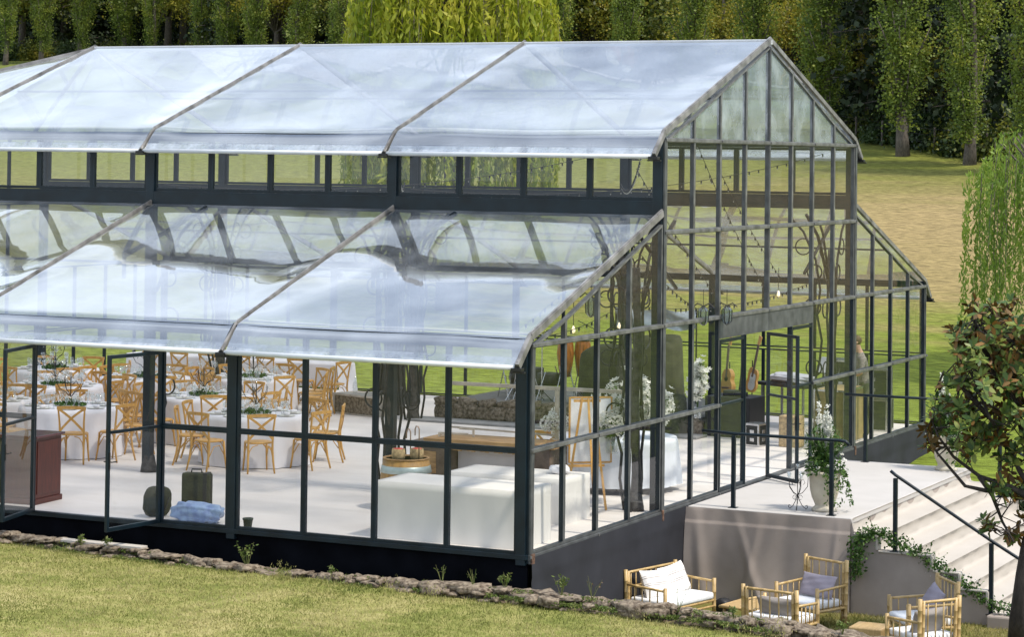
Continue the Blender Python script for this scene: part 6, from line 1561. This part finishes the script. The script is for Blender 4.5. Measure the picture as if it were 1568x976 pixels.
for (u, v, y, lb) in ((878, 506, 4.0, 'round lit bulb glowing in the near aisle gable'), (948, 500, 9.0, 'small lit bulb beside the tall iron scrolls'), (1192, 451, 12, 'small lit bulb above the door transom')):
    d = ray(u, v); t = (y-CAM.y)/d.y; p = CAM+d*t
    e = empty('lit_bulb', tuple(p), 0, lb, 'lamp'); MB().lathe([(.001, -.05), (.028, -.03), (.032, 0), (.02, .04), (.010, .07)], n=12).build('bulb', M['bulb_on'], e, True); MB().tube([(0, 0, .07), (0, 0, .5)], .006, 4).build('cord', M['black'], e)

# ------------------------------------------------------------------ the man behind the glass
def person(x, y, rz, label):
    e = empty('person', (x, y, 0), rz, label, 'person')
    # faces -y locally; leaning forward a little, looking down, forearms out in front
    J = {'pelvis': (0, 0, .98, .145, .11), 'belly': (0, -.02, 1.12, .145, .105), 'chest': (0, -.06, 1.34, .165, .115), 'neck0': (0, -.085, 1.50, .075, .075), 'neck': (0, -.12, 1.57, .055, .06),
         'head0': (0, -.16, 1.63, .075, .085), 'head': (0, -.185, 1.71, .078, .098), 'headt': (0, -.19, 1.78, .06, .075)}
    for s_, n_ in ((-1, 'l'), (1, 'r')):
        J['sh'+n_] = (s_*.19, -.07, 1.44, .062, .062); J['el'+n_] = (s_*.26, -.12, 1.16, .043, .043); J['wr'+n_] = (s_*.15, -.36, 1.12, .028, .026)
        J['hip'+n_] = (s_*.095, 0, .90, .095, .095); J['kn'+n_] = (s_*.12, -.03, .50, .062, .062); J['an'+n_] = (s_*.13, .03, .10, .042, .042); J['toe'+n_] = (s_*.15, -.13, .035, .042, .03)
    E = [('pelvis', 'belly'), ('belly', 'chest'), ('chest', 'neck0'), ('neck0', 'neck'), ('neck', 'head0'), ('head0', 'head'), ('head', 'headt')]
    for n_ in 'lr': E += [('chest', 'sh'+n_), ('sh'+n_, 'el'+n_), ('el'+n_, 'wr'+n_), ('pelvis', 'hip'+n_), ('hip'+n_, 'kn'+n_), ('kn'+n_, 'an'+n_), ('an'+n_, 'toe'+n_)]
    # palm and five fingers
    for s_, n_ in ((-1, 'l'), (1, 'r')):
        w_ = Vector(J['wr'+n_][:3]); f_ = Vector((-s_*.45, -.85, -.25)).normalized(); sd_ = Vector((s_*.8, -.4, 0)).normalized()
        pm = w_+f_*.07; J['pm'+n_] = (*pm, .030, .018); E.append(('wr'+n_, 'pm'+n_))
        for q in range(4):
            b0 = pm+sd_*(q-1.5)*.020+f_*.02; b1 = b0+f_*(.045-.004*abs(q-1.2)); b2 = b1+(f_*.6+Vector((0, 0, -.8))).normalized()*.032
            for nm, b in (('a', b0), ('b', b1), ('c', b2)): J['f%s%d%s' % (n_, q, nm)] = (*b, .0095, .0095)
            E += [('pm'+n_, 'f%s%da' % (n_, q)), ('f%s%da' % (n_, q), 'f%s%db' % (n_, q)), ('f%s%db' % (n_, q), 'f%s%dc' % (n_, q))]
        t0 = w_+f_*.03-sd_*.03; t1 = t0-sd_*.02+f_*.035; J['t%sa' % n_] = (*t0, .012, .012); J['t%sb' % n_] = (*t1, .010, .010); E += [('wr'+n_, 't%sa' % n_), ('t%sa' % n_, 't%sb' % n_)]
    names = list(J); me = bpy.data.meshes.new('body'); me.from_pydata([J[k][:3] for k in names], [(names.index(a), names.index(b)) for a, b in E], []); me.update()
    o = bpy.data.objects.new('body', me); col.objects.link(o); o.parent = e
    sk = o.modifiers.new('skin', 'SKIN'); sk.use_smooth_shade = True; sk.branch_smoothing = .3
    for k, n_ in enumerate(names): me.skin_vertices[0].data[k].radius = J[n_][3:5]
    me.skin_vertices[0].data[0].use_root = True
    sb_ = o.modifiers.new('sub', 'SUBSURF'); sb_.levels = 2; sb_.render_levels = 2
    dg = bpy.context.evaluated_depsgraph_get(); dg.update(); ev = o.evaluated_get(dg); m2 = bpy.data.meshes.new_from_object(ev); o.modifiers.clear(); o.data = m2
    for m_ in ('skin', 'shirt', 'trousers', 'black'): m2.materials.append(M[m_])
    for p in m2.polygons:
        c_ = p.center; z = c_.z
        if z < .10: p.material_index = 3
        elif z < 1.0 and c_.y > -.25: p.material_index = 2
        elif z < 1.525 and c_.y > -.22 and not (abs(c_.x) > .20 and z < 1.22): p.material_index = 1
        else: p.material_index = 0
        p.use_smooth = True
    # hair cap, ears, nose
    h = MB(); bm = bmesh.new(); bmesh.ops.create_icosphere(bm, subdivisions=3, radius=1)
    for v in bm.verts:
        q = v.co; f = 1+.03*math.sin(9*q.x+7*q.z); v.co = Vector((q.x*.090*f, -.165+q.y*.108*f, 1.735+q.z*.100*f))
    kill = [v for v in bm.verts if (v.co.y < -.20 and v.co.z < 1.775) or v.co.z < 1.655]
    bmesh.ops.delete(bm, geom=kill, context='VERTS'); bm.verts.index_update(); h.add([v.co[:] for v in bm.verts], [[v.index for v in f.verts] for f in bm.faces]); bm.free()
    h.build('hair', M['hair'], e, True)
    for s_ in (-1, 1): MB().lathe([(.001, -.01), (.022, -.004), (.026, .004), (.001, .008)], n=10).build('ear', M['skin'], e, True, (s_*.083, -.165, 1.705)).rotation_euler = (0, R(90), 0)
    MB().add([(-.014, -.283, 1.69), (.014, -.283, 1.69), (0, -.315, 1.685), (0, -.272, 1.74)], [(0, 1, 2), (1, 3, 2), (0, 2, 3)]).build('nose', M['skin'], e)
    for s_ in (-1, 1): MB().lathe([(.001, 0), (.010, .003), (.001, .006)], n=8).build('eye', M['black'], e, False, (s_*.034, -.275, 1.728)).rotation_euler = (R(90), 0, 0)
    MB().box(-.025, .025, -.276, -.268, 1.652, 1.660, 0, .002).build('mouth', M['redcloth'], e)
    return e
pe = person(-.34, 16.95, R(-62), 'man in grey patterned shirt with brown hair looking down behind the gable glass'); pe.scale = (1.15, 1.15, 1.15)
